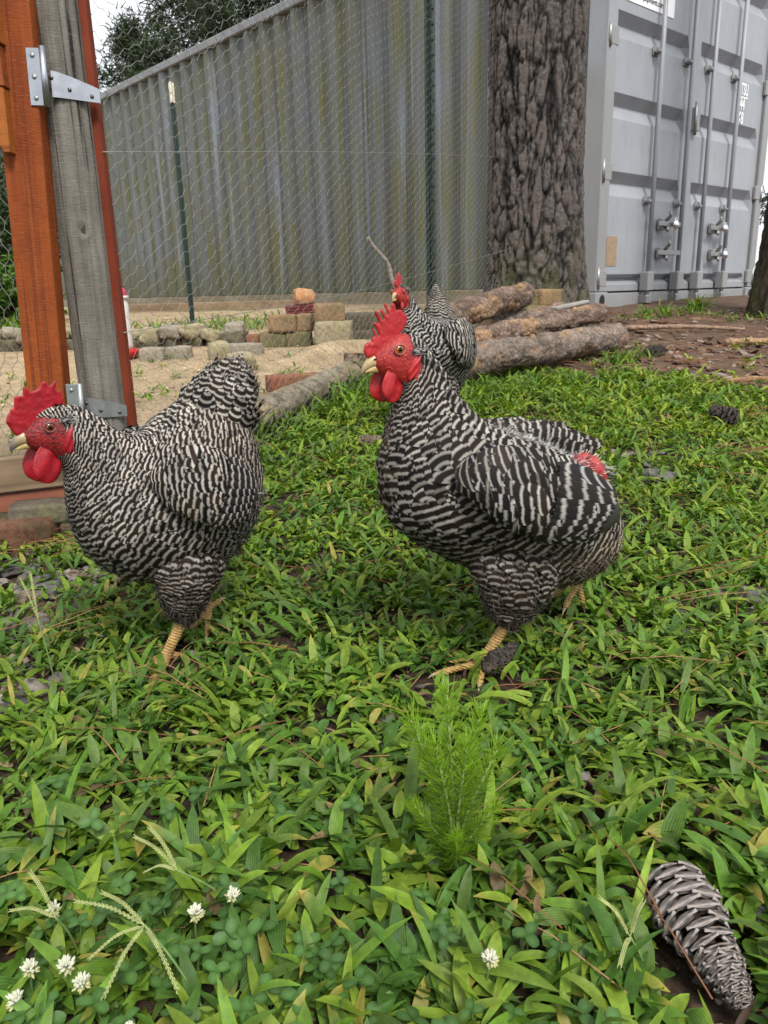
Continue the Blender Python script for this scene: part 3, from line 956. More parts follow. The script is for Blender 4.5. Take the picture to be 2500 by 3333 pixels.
# ---- boards and blocks at the foot of the gate
b = box('threshold_board', (.90, .030, .074), M_OLDB, None, (-1.075, 1.556, .128), (0, R(-4.2), R(6)), bev=.003)
tag(b, 'weathered brown board with a screw hole lying under the gate', 'board')
hole = obj('screw_hole', MB().tube([(0, 0, 0), (0, .002, 0)], [.0045, .0045], 12).mesh('screw_hole', plain('pale wood ring', (.60, .48, .30), .7)), b, (.34, -.0165, .004))
obj('hole_centre', MB().tube([(0, 0, 0), (0, .002, 0)], [.0022, .0022], 10).mesh('hole_centre', M_HOLE), hole, (0, -.0015, 0))
b = box('threshold_board', (.90, .030, .050), M_REDBX, None, (-1.07, 1.566, .062), (0, R(-4.2), R(6)), bev=.003)
tag(b, 'faded red board underneath the weathered gate board', 'board')

# ================================================================== stones, bricks and timbers
def m_stone(name, a, b, moss=(.10, .105, .045), mossf=.5, scale=1.):
    t = NT(name)
    p = t.coord('Object')
    n = t.noise(p, 14 * scale, 6, .65)
    n2 = t.noise(p, 75 * scale, 4, .7)
    c = t.mix(t.ramp(n, [(.3, 0.), (.7, 1.)]), a, b)
    c = t.mix(t.ramp(t.noise(p, 9 * scale, 4, .6), [(.48, 0.), (.64, mossf)]), c, moss)
    c = t.mix(1.0, c, t.ramp(n2, [(.3, .6), (.7, 1.3)]), 'MULTIPLY')
    t.bump(t.mix(.5, n, n2), .7, .01)
    return t.fin(c, .9, 0, Specular_IOR_Level=.2)
M_BRICK_R = m_stone('red brick', (.20, .075, .045), (.31, .13, .075))
M_BRICK_T = m_stone('tan brick', (.23, .138, .072), (.32, .205, .115), mossf=.5)
M_BRICK_G = m_stone('mossy brick', (.135, .105, .055), (.21, .165, .080), mossf=.8)
M_STONE_Y = m_stone('yellow sandstone', (.29, .235, .145), (.39, .33, .215), (.20, .195, .08), .5)
M_STONE_G = m_stone('grey stone', (.24, .205, .155), (.37, .32, .245), mossf=.35)
M_STONE_D = m_stone('dark stone', (.085, .070, .052), (.15, .122, .085), mossf=.5)
M_ROCK_O = m_stone('orange rock', (.40, .17, .07), (.52, .28, .13), (.60, .42, .26), .5, 2.)
M_GRAN = m_stone('grey gravel stone', (.075, .071, .068), (.20, .19, .18), (.05, .045, .04), .5, 3.)
M_MAROON = plain('maroon paint', (.135, .016, .018), .5, nscale=20)

def rock_mesh(name, size, mat, seed, rough=.10, square=.75, sub=3):
    bm = bmesh.new()
    bmesh.ops.create_cube(bm, size=2)
    bmesh.ops.subdivide_edges(bm, edges=bm.edges[:], cuts=sub + 2, use_grid_fill=True)
    me = bm_mesh(name, bm, mat, True)
    V = co(me).astype(float)
    sph = V / np.linalg.norm(V, axis=1)[:, None]
    V = V * square + sph * 1.15 * (1 - square)
    n = vnoise(V, 1.1, seed) * rough * 1.6 + vnoise(V, 3.2, seed + 9) * rough * .6
    V = V * (1 + n[:, None])
    V = V * np.asarray(size) / 2
    setco(me, V)
    return me
def rock(name, size, mat, loc, label, cat, seed, rz=0., group=None, rough=.07, square=.8, rot=None):
    o = obj(name, rock_mesh(name, size, mat, seed, rough, square), None, loc, rot or (0, 0, rz))
    return tag(o, label, cat, group)
GW = 'stones and bricks of the low wall in the run'
rock('stone_block', (.112, .12, .080), M_STONE_G, (-1.146, 3.96, .218), 'leftmost small grey block at the foot of the run wall, nearest the post', 'stone', 1., .1, GW)
rock('stone_block', (.118, .11, .070), M_STONE_G, (-1.026, 4.01, .222), 'second small grey block along the foot of the run wall', 'stone', 2.2, -.1, GW)
rock('stone', (.105, .11, .095), M_STONE_Y, (-.790, 3.86, .236), 'rounded yellowish stone at the foot of the run wall', 'stone', 3.1, .3, GW, .10, .5)
rock('stone_block', (.172, .10, .070), M_STONE_G, (-.688, 4.05, .226), 'long flat tan block right of the rounded yellowish stone', 'stone', 4.7, .05, GW)
rock('stone', (.128, .13, .080), M_STONE_Y, (-.640, 3.60, .205), 'pale stone lying in front of the run wall on the sand', 'stone', 5.9, .2, GW, .10, .55)
rock('brick', (.068, .11, .062), M_BRICK_R, (-.704, 4.42, .256), 'small dark brick end left of the mossy bricks in the run wall', 'brick', 6.3, 0, GW, .06, .90)
rock('brick', (.143, .11, .115), M_BRICK_G, (-.587, 4.36, .242), 'left one of two mossy green bricks at the base of the brick heap', 'brick', 7.1, .02, GW, .06, .88)
rock('brick', (.139, .11, .115), M_BRICK_G, (-.444, 4.36, .245), 'right one of two mossy green bricks at the base of the brick heap', 'brick', 8.2, -.04, GW, .06, .88)
rock('brick', (.150, .12, .093), M_BRICK_T, (-.530, 4.36, .345), 'tan brick below the left end of the maroon tray', 'brick', 9.4, .03, GW, .06, .90)
rock('brick', (.084, .12, .094), M_BRICK_T, (-.405, 4.37, .346), 'short tan brick between the two larger tan blocks under the maroon tray', 'brick', 10.5, -.05, GW, .06, .90)
rock('stone_block', (.162, .13, .100), M_BRICK_T, (-.264, 4.24, .397), 'tan block resting on top of the pale block of the heap', 'stone', 11.6, .03, GW, .04, .9)
rock('stone_block', (.192, .15, .125), M_STONE_Y, (-.241, 4.17, .295), 'pale yellowish block at the right of the brick heap', 'stone', 12.7, -.08, GW, .06, .85)
rock('stone', (.112, .10, .085), M_ROCK_O, (-.412, 4.42, .482), 'orange rock sitting on the maroon tray', 'stone', 13.1, .2, None, .14, .45)
tr = box('tray', (.262, .12, .050), M_MAROON, None, (-.385, 4.44, .418), (0, R(-3), .05), bev=.004)
tag(tr, 'maroon painted tray on top of the brick heap in the run', 'tray')
for k in range(3):
    box('tray_slat', (.255, .006, .010), M_MAROON, tr, (0, -.062, -.015 + .015 * k), bev=.001)
rock('timber', (.34, .14, .110), M_STONE_D, (-.03, 4.62, .330), 'grey weathered timber at the right end of the run wall', 'timber', 14.4, -.2, None, .04, .9)
rock('timber', (.40, .14, .10), M_STONE_D, (.0, 4.55, .24), 'dark lower timber beneath the grey timber right of the brick heap', 'timber', 15.4, -.2, None, .04, .9)
# the long cobbled kerb behind the sand
kerb = empty('stone_kerb', (-1.5, 4.45, .2))
tag(kerb, 'low kerb of dark cobbles with pale crumbling caps along the back of the run', 'kerb')
rgk = np.random.default_rng(12)
x = -2.5
while x < -.78:
    w = rgk.uniform(.09, .17)
    o = obj('cobble', rock_mesh('cobble', (w, .13, .085), M_STONE_D, x * 7, .12, .72), kerb, (x + w / 2 + 1.5, rgk.normal(0, .02), .050 + rgk.normal(0, .008)), (rgk.normal(0, .08), rgk.normal(0, .1), rgk.normal(0, .2)))
    o = obj('cap_stone', rock_mesh('cap_stone', (w * rgk.uniform(.85, 1.15), .15, rgk.uniform(.055, .085)), M_STONE_Y if rgk.random() < .6 else M_STONE_G, x * 3 + 1, .16, .6),
            kerb, (x + w / 2 + 1.5, rgk.normal(.01, .02), .110 + rgk.normal(0, .012)), (rgk.normal(0, .1), rgk.normal(0, .15), rgk.normal(0, .3)))
    x += w + .006
rock('brick', (.200, .095, .062), M_BRICK_R, (-.335, 2.98, .172), 'single red brick lying on the sand behind the landscape timber', 'brick', 16.2, .42, None, .03, .93)
rock('beam', (.60, .09, .080), m_stone('mossy masonry', (.085, .042, .026), (.165, .078, .045), (.055, .058, .028), .85), (-.97, 1.475, .040), 'mossy red-brown masonry beam at the left edge under the gate', 'beam', 17.9, .10, None, .02, .95)
rock('stone', (.12, .07, .040), M_STONE_D, (-.70, 1.525, .082), 'flat dark slate resting behind the mossy beam', 'stone', 18.3, .2, None, .06, .85)

# landscape timber and stump along the fence
def log_mesh(name, p0, p1, r0, r1, mat, seed, nu=44, nl=105, amp=.006, colf=None, bend=0.):
    p0, p1 = np.array(p0, float), np.array(p1, float)
    L = np.linalg.norm(p1 - p0)
    t = np.linspace(0, 1, nl)
    path = p0 + (p1 - p0) * t[:, None] + np.array([0, 0, 1.]) * (np.sin(t * math.pi) * bend)[:, None]
    P, T, N, B = frames(path)
    th = np.arange(nu) / nu * 2 * math.pi
    r = (r0 + (r1 - r0) * t)[:, None] + 0 * th[None]
    U = np.stack([np.cos(th)[None] * r, np.sin(th)[None] * r, (t * L)[:, None] + 0 * r], -1).reshape(-1, 3)
    n = vnoise(U, 9, seed) * amp * .6 + vnoise(U * np.array([1, 1, .6]), 28, seed + 3) * amp - .8 * amp * np.exp(-(vnoise(U * np.array([1, 1, .6]), 33, seed + 8) / .09) ** 2) + vnoise(U, 80, seed + 6) * amp * .6
    peel = vnoise(U * np.array([1, 1, .6]), 11, seed + 11) * .7 + vnoise(U, 30, seed + 13) * .3
    step = sm(.05, .13, peel)
    rr = r.ravel() + n - step * amp * .9
    rr = rr.reshape(nl, nu)
    V = P[:, None] + rr[..., None] * (np.cos(th)[None, :, None] * N[:, None] + np.sin(th)[None, :, None] * B[:, None])
    V = V.reshape(-1, 3)
    k = np.arange(nu)
    # sawn ends with a slightly sunk rim ring
    c0, c1 = len(V), len(V) + 1
    V = np.vstack([V, path[0], path[-1]])
    Tt = np.vstack([np.stack([(k + 1) % nu, k, np.full(nu, c0)], 1), np.stack([(nl - 1) * nu + k, (nl - 1) * nu + (k + 1) % nu, np.full(nu, c1)], 1)])
    col = np.concatenate([step, [1, 1]])
    tone = np.concatenate([n / amp * .5 + .5, [.5, .5]])
    c = np.stack([col, np.clip(tone, 0, 1), np.zeros(len(col))], 1)
    return V, [grid_faces(nl, nu, True), Tt], c
def m_log(name, bark_a, bark_b, wood, crk=.6):
    t = NT(name)
    a = t.n('ShaderNodeSeparateColor'); t.l(t.attr('Col'), a.inputs[0])
    p = t.coord('Object')
    n = t.noise(p, 34, 6, .7); n2 = t.noise(p, 130, 4, .7)
    c = t.mix(t.ramp(n, [(.3, 0.), (.7, 1.)]), bark_a, bark_b)
    c = t.mix(t.math('MULTIPLY', a.outputs[0], .85), c, wood)
    c = t.mix(1.0, c, t.ramp(n2, [(.3, .45), (.65, 1.25)]), 'MULTIPLY')
    c = t.mix(1.0, c, t.ramp(a.outputs[1], [(.0, .45), (.5, 1.0), (.9, 1.25)]), 'MULTIPLY')
    ve = t.voro(t.coord('Object', (1, 1, 1)), 38, 'DISTANCE_TO_EDGE')
    ve2 = t.voro(p, 85, 'DISTANCE_TO_EDGE')
    ck = t.math('MULTIPLY', t.ramp(ve, [(.0, 1.), (.10, 0.)]), t.ramp(n, [(.40, 0.), (.55, 1.)]))
    c = t.mix(t.math('MULTIPLY', ck, crk), c, (.022, .014, .010))
    c = t.mix(t.math('MULTIPLY', t.ramp(ve2, [(.0, .6), (.08, 0.)]), crk), c, (.03, .02, .015))
    t.bump(t.mix(.5, n, ve), 1.0, .015)
    return t.fin(c, .9, 0, Specular_IOR_Level=.2)
M_LOG = m_log('peeling pine log', (.135, .088, .064), (.30, .215, .165), (.36, .225, .125))
M_LOGG = m_log('grey pine log', (.150, .112, .088), (.32, .255, .210), (.30, .20, .135))
M_TIMB = m_log('weathered round timber', (.20, .148, .088), (.33, .262, .172), (.26, .225, .165), .12)
def log(name, p0, p1, r0, r1, mat, label, seed, cat='log', group='logs in the wood pile', amp=.006, bend=0., stubs=0):
    p0 = np.array(p0, float); p1 = np.array(p1, float)
    c = (p0 + p1) / 2
    V, F, col = log_mesh(name, p0 - c, p1 - c, r0, r1, mat, seed, amp=amp, bend=bend)
    root = empty(name, c)
    tag(root, label, cat, group)
    obj('bark', mesh('bark', V, F, mat, col=col), root)
    d = (p1 - p0) / np.linalg.norm(p1 - p0)
    for e, rr, sg in ((p0 - c, r0, -1), (p1 - c, r1, 1)):
        obj('cut_end', MB().tube([e - d * sg * .004, e + d * sg * .003], [rr * .90, rr * .86], 24).mesh('cut_end', M_ENDG), root)
    rg = np.random.default_rng(int(seed * 10))
    for k in range(stubs):
        q = (p0 - c) + (p1 - p0) * rg.uniform(.2, .9)
        a = rg.uniform(-.6, .9)
        sd = np.array([math.sin(a) * .4, -.5, .8]); sd /= np.linalg.norm(sd)
        obj('branch_stub', MB().tube([q + sd * r0 * .7, q + sd * (r0 + .012)], [.014, .010], 8).mesh('branch_stub', M_LOG), root)
    return root
M_ENDG = plain('sawn wood end', (.30, .19, .105), .85, nscale=60, var=.4)
log('landscape_timber', (-.43, 2.28, .128), (-.120, 3.06, .196), .051, .047, M_TIMB, 'round weathered timber edging the run along the chicken wire', 21., 'timber', None, .0022)
st = log('timber_stump', (-.105, 3.16, .10), (-.100, 3.165, .265), .052, .048, M_STUMP if False else M_LOGG, 'short dark timber stump at the end of the landscape timber', 22., 'stump', None, .004)

# wood pile
log('log', (.330, 2.985, .238), (1.150, 3.80, .262), .062, .066, M_LOGG, 'grey-brown pine log at the front of the pile, nearest the grass', 31., stubs=3)
log('log', (.300, 3.20, .285), (1.115, 4.02, .368), .050, .053, M_LOG, 'reddish peeling log in the middle of the pile, behind the front log', 32., stubs=2, amp=.008)
log('log', (.245, 3.10, .390), (.700, 3.85, .470), .054, .060, M_LOG, 'thick uppermost log with a yellow peeled patch pointing at the pine', 33., stubs=1, amp=.007)
log('log', (.50, 3.62, .33), (.95, 4.12, .375), .050, .050, M_LOGG, 'short log half hidden under the uppermost log', 34., amp=.006)
log('log', (.12, 3.28, .245), (.60, 3.95, .285), .055, .055, M_LOGG, 'hidden log at the back of the pile behind the third hen', 36., amp=.006)
pk = box('plank', (.30, .035, .014), m_wood('bleached plank', (.27, .25, .22), (.38, .36, .33), (.2, .18, .15), 'X', 1, .8, .4, .3), None, (.955, 3.955, .412), (0, R(-5), R(45)), bev=.002)
tag(pk, 'bleached grey plank lying along the middle log of the pile', 'plank')
rock('stone_block', (.155, .11, .085), M_BRICK_T, (.86, 4.14, .448), 'orange-brown mossy block wedged between the log pile and the pine', 'stone', 19.9, .6, None, .05, .88)
rock('stone_block', (.13, .10, .080), M_BRICK_G, (.735, 4.06, .43), 'mossy block left of the orange-brown block behind the logs', 'stone', 20.7, .6, None, .05, .88)
rock('stone_block', (.26, .18, .16), M_BRICK_G, (.80, 4.10, .335), 'dark mossy block that carries the smaller blocks behind the logs', 'stone', 20.2, .6, None, .05, .88)
# stick leaning from the pile
s_ = obj('stick', MB().tube(catmull0([(-.035, 2.98, .692), (-.010, 2.99, .655), (.038, 3.0, .598), (.052, 3.0, .540), (.085, 3.0, .470), (.13, 3.05, .33), (.16, 3.1, .17)], 30),
         np.linspace(.007, .011, 30) * (1 + .12 * np.sin(np.arange(30) * 1.7)), 8).mesh('stick', plain('pale dead stick', (.20, .165, .135), .85, nscale=90, var=.45, bump=.4)))
tag(s_, 'crooked bare stick poking up behind the hens in front of the fence', 'stick')
# nail-like bolt standing at the pile
# ---- feeder behind the post
fd = empty('poultry_feeder', (-1.335, 4.0, .205))
tag(fd, 'white poultry drinker with pink lid half hidden behind the red batten', 'feeder')
M_PLW = plain('white plastic', (.70, .68, .64), .4)
M_PLP = plain('pink plastic', (.62, .06, .16), .4)
M_PLR = plain('red plastic', (.50, .02, .02), .4)
obj('jar', MB().tube([(0, 0, .04), (0, 0, .06), (0, 0, .26), (0, 0, .30), (0, 0, .31)], [.075, .080, .078, .074, .06], 28).mesh('jar', M_PLW), fd)
obj('lid', MB().tube([(0, 0, .305), (0, 0, .33), (0, 0, .355), (0, 0, .362)], [.076, .074, .05, .02], 28).mesh('lid', M_PLP), fd)
obj('rim', MB().tube([(0, 0, .292), (0, 0, .306)], [.083, .083], 28).mesh('rim', M_PLW), fd)
obj('dish', MB().tube([(0, 0, 0.), (0, 0, .02), (0, 0, .045)], [.085, .105, .11], 28).mesh('dish', M_PLR), fd)

# sleepers at the foot of the container
for k, (p, w, z, l, lab) in enumerate([((-1.62, 6.85), 2.0, .405, 41., 'upper weathered sleeper at the foot of the corrugated container side'),
                                  ((-1.85, 6.62), 1.7, .345, 42., 'lower mossy sleeper in front of the upper one by the container')]):
    o = box('sleeper', (w, .12, .085), M_OLDB if k == 0 else m_wood('mossy sleeper', (.115, .100, .048), (.185, .155, .08), (.05, .035, .02), 'X', .8, .85, .4, .5), None, (p[0], p[1], z), (0, 0, R(-4)), bev=.006)
    tag(o, lab, 'sleeper')
# ================================================================== hens
def m_feather(name, brown=.15, lightcol=(.66, .645, .61), darkcol=(.0060, .0052, .0052), duty=.5, spec=.09):
    t = NT(name)
    uv = t.n('ShaderNodeUVMap').outputs[0]
    sp = t.n('ShaderNodeSeparateXYZ')
    t.l(uv, sp.inputs[0])
    u, v = sp.outputs[0], sp.outputs[1]
    cb = t.n('ShaderNodeCombineXYZ')
    t.l(t.math('MULTIPLY', u, 26), cb.inputs[0])
    t.l(t.math('MULTIPLY', v, 1.6), cb.inputs[1])
    a = t.n('ShaderNodeSeparateColor')
    t.l(t.attr('Col'), a.inputs[0])
    t.l(t.math('MULTIPLY', a.outputs[2], 37.0), cb.inputs[2])
    barb = t.noise(cb.outputs[0], 1.0, 3, .6)
    uc = t.math('SUBTRACT', u, .5)
    u2 = t.math('MULTIPLY', t.math('MULTIPLY', uc, uc), 1.7)
    vv = t.math('ADD', t.math('ADD', v, u2), t.math('MULTIPLY', t.math('SUBTRACT', barb, .5), .30))
    fr = t.math('FRACT', vv)
    # triangle: 0 at the middle of the dark bar, 1 at the middle of the light bar
    tri = t.math('ABSOLUTE', t.math('SUBTRACT', fr, .5))
    tri = t.math('MULTIPLY', tri, 2)
    f = t.ramp(tri, [(max(1 - duty - .17, .02), 1.0), (1 - duty + .17, 0.0)])
    # a.outputs[0] is brightness of this feather, a.outputs[1] is its brownness
    light = t.mix(t.math('MULTIPLY', a.outputs[1], 1.0), lightcol, (.33, .265, .185))
    light = t.mix(t.ramp(barb, [(.35, .0), (.75, .5)]), light, .30, 'MULTIPLY')
    dark = t.mix(a.outputs[1], darkcol, (.050, .030, .018))
    c = t.mix(f, dark, light)
    c = t.mix(1.0, c, a.outputs[0], 'MULTIPLY')
    t.bump(barb, .22, .002)
    return t.fin(c, .62, 0, Specular_IOR_Level=spec)

M_FEATHER = m_feather('barred feather', lightcol=(.33, .32, .295), duty=.66)
M_FEATHER_F = m_feather('fine barred feather', lightcol=(.37, .355, .325), duty=.64)
M_COVERT = m_feather('wing covert', lightcol=(.34, .33, .305), duty=.73, spec=.18)
M_FLIGHT = m_feather('flight feather', lightcol=(.34, .33, .31), darkcol=(.006, .0056, .006), duty=.76, spec=.22)

def m_fluff():
    t = NT('down fluff')
    return t.fin(t.attr('Col'), .75, 0, Specular_IOR_Level=.15)
M_FLUFF = m_fluff()
M_FLUFF_E = M_FLUFF

def m_skin(name, col, col2, dark=0.0, bump=.5):
    t = NT(name)
    p = t.coord('Object')
    n1 = t.noise(p, 260, 4, .6)
    n2 = t.noise(p, 60, 3)
    v = t.voro(p, 420)
    c = t.mix(t.ramp(n2, [(.35, 0.), (.7, 1.)]), col, col2)
    c = t.mix(t.ramp(n1, [(.3, .5), (.62, 0.)]), c, .35, 'MULTIPLY')
    if dark:
        pep = t.ramp(t.noise(p, 330, 2), [(.52, 0.), (.62, dark)])
        c = t.mix(pep, c, (.02, .012, .012))
    h = t.mix(.25, t.noise(p, 110, 4, .6), n1)
    t.bump(h, bump, .003)
    return t.fin(c, .46, 0, Specular_IOR_Level=.42, Subsurface_Weight=.12, Subsurface_Radius=(.006, .002, .001), Subsurface_Scale=1.0)

M_COMB = m_skin('comb flesh', (.45, .020, .022), (.30, .007, .013), bump=.38)
M_COMB_D = m_skin('dark comb flesh', (.38, .008, .017), (.24, .004, .010), bump=.38)

def m_body(name, face, face2, dark):
    t = NT(name)
    p = t.coord('Object')
    n1 = t.noise(p, 240, 4, .6)
    c = t.mix(t.ramp(t.mix(.5, n1, t.noise(p, 70, 3)), [(.38, 0.), (.60, 1.)]), face2, face)
    pep = t.ramp(t.noise(p, 300, 3, .65), [(.50, 0.), (.60, dark)])
    c = t.mix(pep, c, (.018, .013, .012))
    c = t.mix(t.attr('Col', 'Fac'), (.022, .019, .018), c)
    t.bump(t.mix(.5, n1, t.voro(p, 380)), .45, .003)
    return t.fin(c, .5, 0, Specular_IOR_Level=.35)
M_BODY2 = m_body('hen skin red', (.40, .032, .026), (.22, .010, .012), .18)
M_BODY1 = m_body('hen skin dark red', (.28, .013, .015), (.14, .007, .008), .85)

def m_beak(name, tip):
    t = NT(name)
    p = t.coord('Object')
    n = t.noise(p, 120, 4)
    c = t.mix(t.attr('Col', 'Fac'), (.55, .40, .17), tip)
    c = t.mix(t.ramp(n, [(.4, 0.), (.75, .6)]), c, (.20, .13, .05))
    t.bump(n, .25, .001)
    return t.fin(c, .35)
M_BEAK1 = m_beak('horn beak grey', (.07, .075, .095))
M_BEAK2 = m_beak('horn beak yellow', (.30, .24, .15))

def m_leg():
    t = NT('yellow scaly leg')
    p = t.coord('Object')
    tc = t.n('ShaderNodeUVMap').outputs[0]
    v = t.voro(p, 210, 'DISTANCE_TO_EDGE')
    w = t.wave(t.coord('Object', (1, 1, 1), (0, R(30), 0)), 78, 2.6, 2, 6, 'Z')
    n = t.noise(p, 90, 4)
    c = t.mix(t.ramp(n, [(.35, 0.), (.7, 1.)]), (.52, .34, .11), (.34, .19, .06))
    c = t.mix(t.ramp(w, [(.0, .45), (.25, 0.)]), c, (.20, .10, .035))
    c = t.mix(t.ramp(t.noise(p, 55, 4, .7), [(.5, 0.), (.68, .6)]), c, (.12, .075, .035))
    c = t.mix(t.ramp(v, [(.0, .4), (.06, 0.)]), c, (.22, .12, .05))
    t.bump(t.mix(.6, v, w), .8, .003)
    return t.fin(c, .5)
M_LEG = m_leg()

def m_plain(name, c, rough=.5, metal=0., **kw):
    t = NT(name)
    return t.fin(c, rough, metal, **kw)
M_CLAW = m_plain('claw horn', (.32, .25, .16), .4)
M_PUPIL = m_plain('pupil', (.003, .003, .003), .06)
M_LID = m_plain('eyelid skin', (.30, .085, .06), .5)
M_LID1 = m_plain('dark eyelid skin', (.16, .055, .05), .5)
def m_iris(name, a, b):
    t = NT(name)
    n = t.noise(t.coord('Object'), 700, 3)
    return t.fin(t.mix(n, a, b), .08, 0, Coat_Weight=.8)
M_IRIS2 = m_iris('iris amber', (.44, .14, .015), (.26, .06, .006))
M_IRIS1 = m_iris('iris brown', (.26, .055, .010), (.12, .02, .005))
M_EAR = m_plain('ear tuft', (.09, .085, .085), .8)
M_RAW = m_skin('bare skin', (.42, .055, .05), (.25, .014, .018), bump=.9)

def catmull(K, n):
    K = np.asarray(K, float)
    Kx = np.vstack([2 * K[0] - K[1], K, 2 * K[-1] - K[-2]])
    m = len(K) - 1
    t = np.linspace(0, m - 1e-9, n)
    i = t.astype(int)
    f = (t - i)[:, None]
    p0, p1, p2, p3 = Kx[i], Kx[i + 1], Kx[i + 2], Kx[i + 3]
    return .5 * (2 * p1 + (p2 - p0) * f + (2 * p0 - 5 * p1 + 4 * p2 - p3) * f ** 2 + (3 * p1 - p0 - 3 * p2 + p3) * f ** 3)

class Surf:
    """lofted surface: dorsal point T, ventral point B and lateral half width at every section"""
    def __init__(s, secs, ns=160, nt=96, lat=None, power=2.0):
        K = catmull(np.asarray(secs, float), ns)              # Tx Ty Tz Bx By Bz w
        T, B, w = K[:, 0:3], K[:, 3:6], np.clip(K[:, 6], 1e-4, None)
        C, A = (T + B) / 2, (T - B) / 2
        if lat is None:
            tan = np.gradient(C, axis=0)
            L = np.cross(A, tan)
            L /= np.linalg.norm(L, axis=1)[:, None] + 1e-9
            L *= np.sign(L[:, 1:2] + 1e-9)
        else:
            L = np.tile(np.asarray(lat, float), (ns, 1))
        th = np.arange(nt) / nt * 2 * math.pi
        c, si = np.cos(th), np.sin(th)
        e = 2 / power
        c2, s2 = np.sign(c) * abs(c) ** e, np.sign(si) * abs(si) ** e
        s.G = C[:, None] + c2[None, :, None] * A[:, None] + s2[None, :, None] * (L * w[:, None])[:, None]
        s.ns, s.nt = ns, nt
        s.dS = np.gradient(s.G, axis=0) * (ns - 1)
        s.dT = (np.roll(s.G, -1, 1) - np.roll(s.G, 1, 1)) / 2 * nt
        N = np.cross(s.dS, s.dT)
        N /= np.linalg.norm(N, axis=2)[..., None] + 1e-12
        out = s.G - C[:, None]
        if (N * out).sum() < 0: N = -N
        s.N = N
    def at(s, a, S, T):
        S = np.clip(S, 0, 1) * (s.ns - 1)
        i = np.clip(S.astype(int), 0, s.ns - 2)
        f = (S - i)[..., None]
        T = (T % 1.0) * s.nt
        j = T.astype(int) % s.nt
        g = (T - np.floor(T))[..., None]
        j2 = (j + 1) % s.nt
        return (a[i, j] * (1 - f) + a[i + 1, j] * f) * (1 - g) + (a[i, j2] * (1 - f) + a[i + 1, j2] * f) * g
    def bmq(s, mb):
        n = s.ns * s.nt
        V = np.vstack([s.G.reshape(-1, 3), s.G[0].mean(0), s.G[-1].mean(0)])
        k = np.arange(s.nt)
        k2 = (k + 1) % s.nt
        Tt = np.vstack([np.stack([k2, k, np.full(s.nt, n)], 1), np.stack([(s.ns - 1) * s.nt + k, (s.ns - 1) * s.nt + k2, np.full(s.nt, n + 1)], 1)])
        mb.add(V, grid_faces(s.ns, s.nt, True), Tt)

TT = np.array([0, .22, .48, .74, .91, 1.0])
UU = np.array([-1, 0, 1.])
WP = np.array([.45, .80, 1.0, .96, .66, .16])

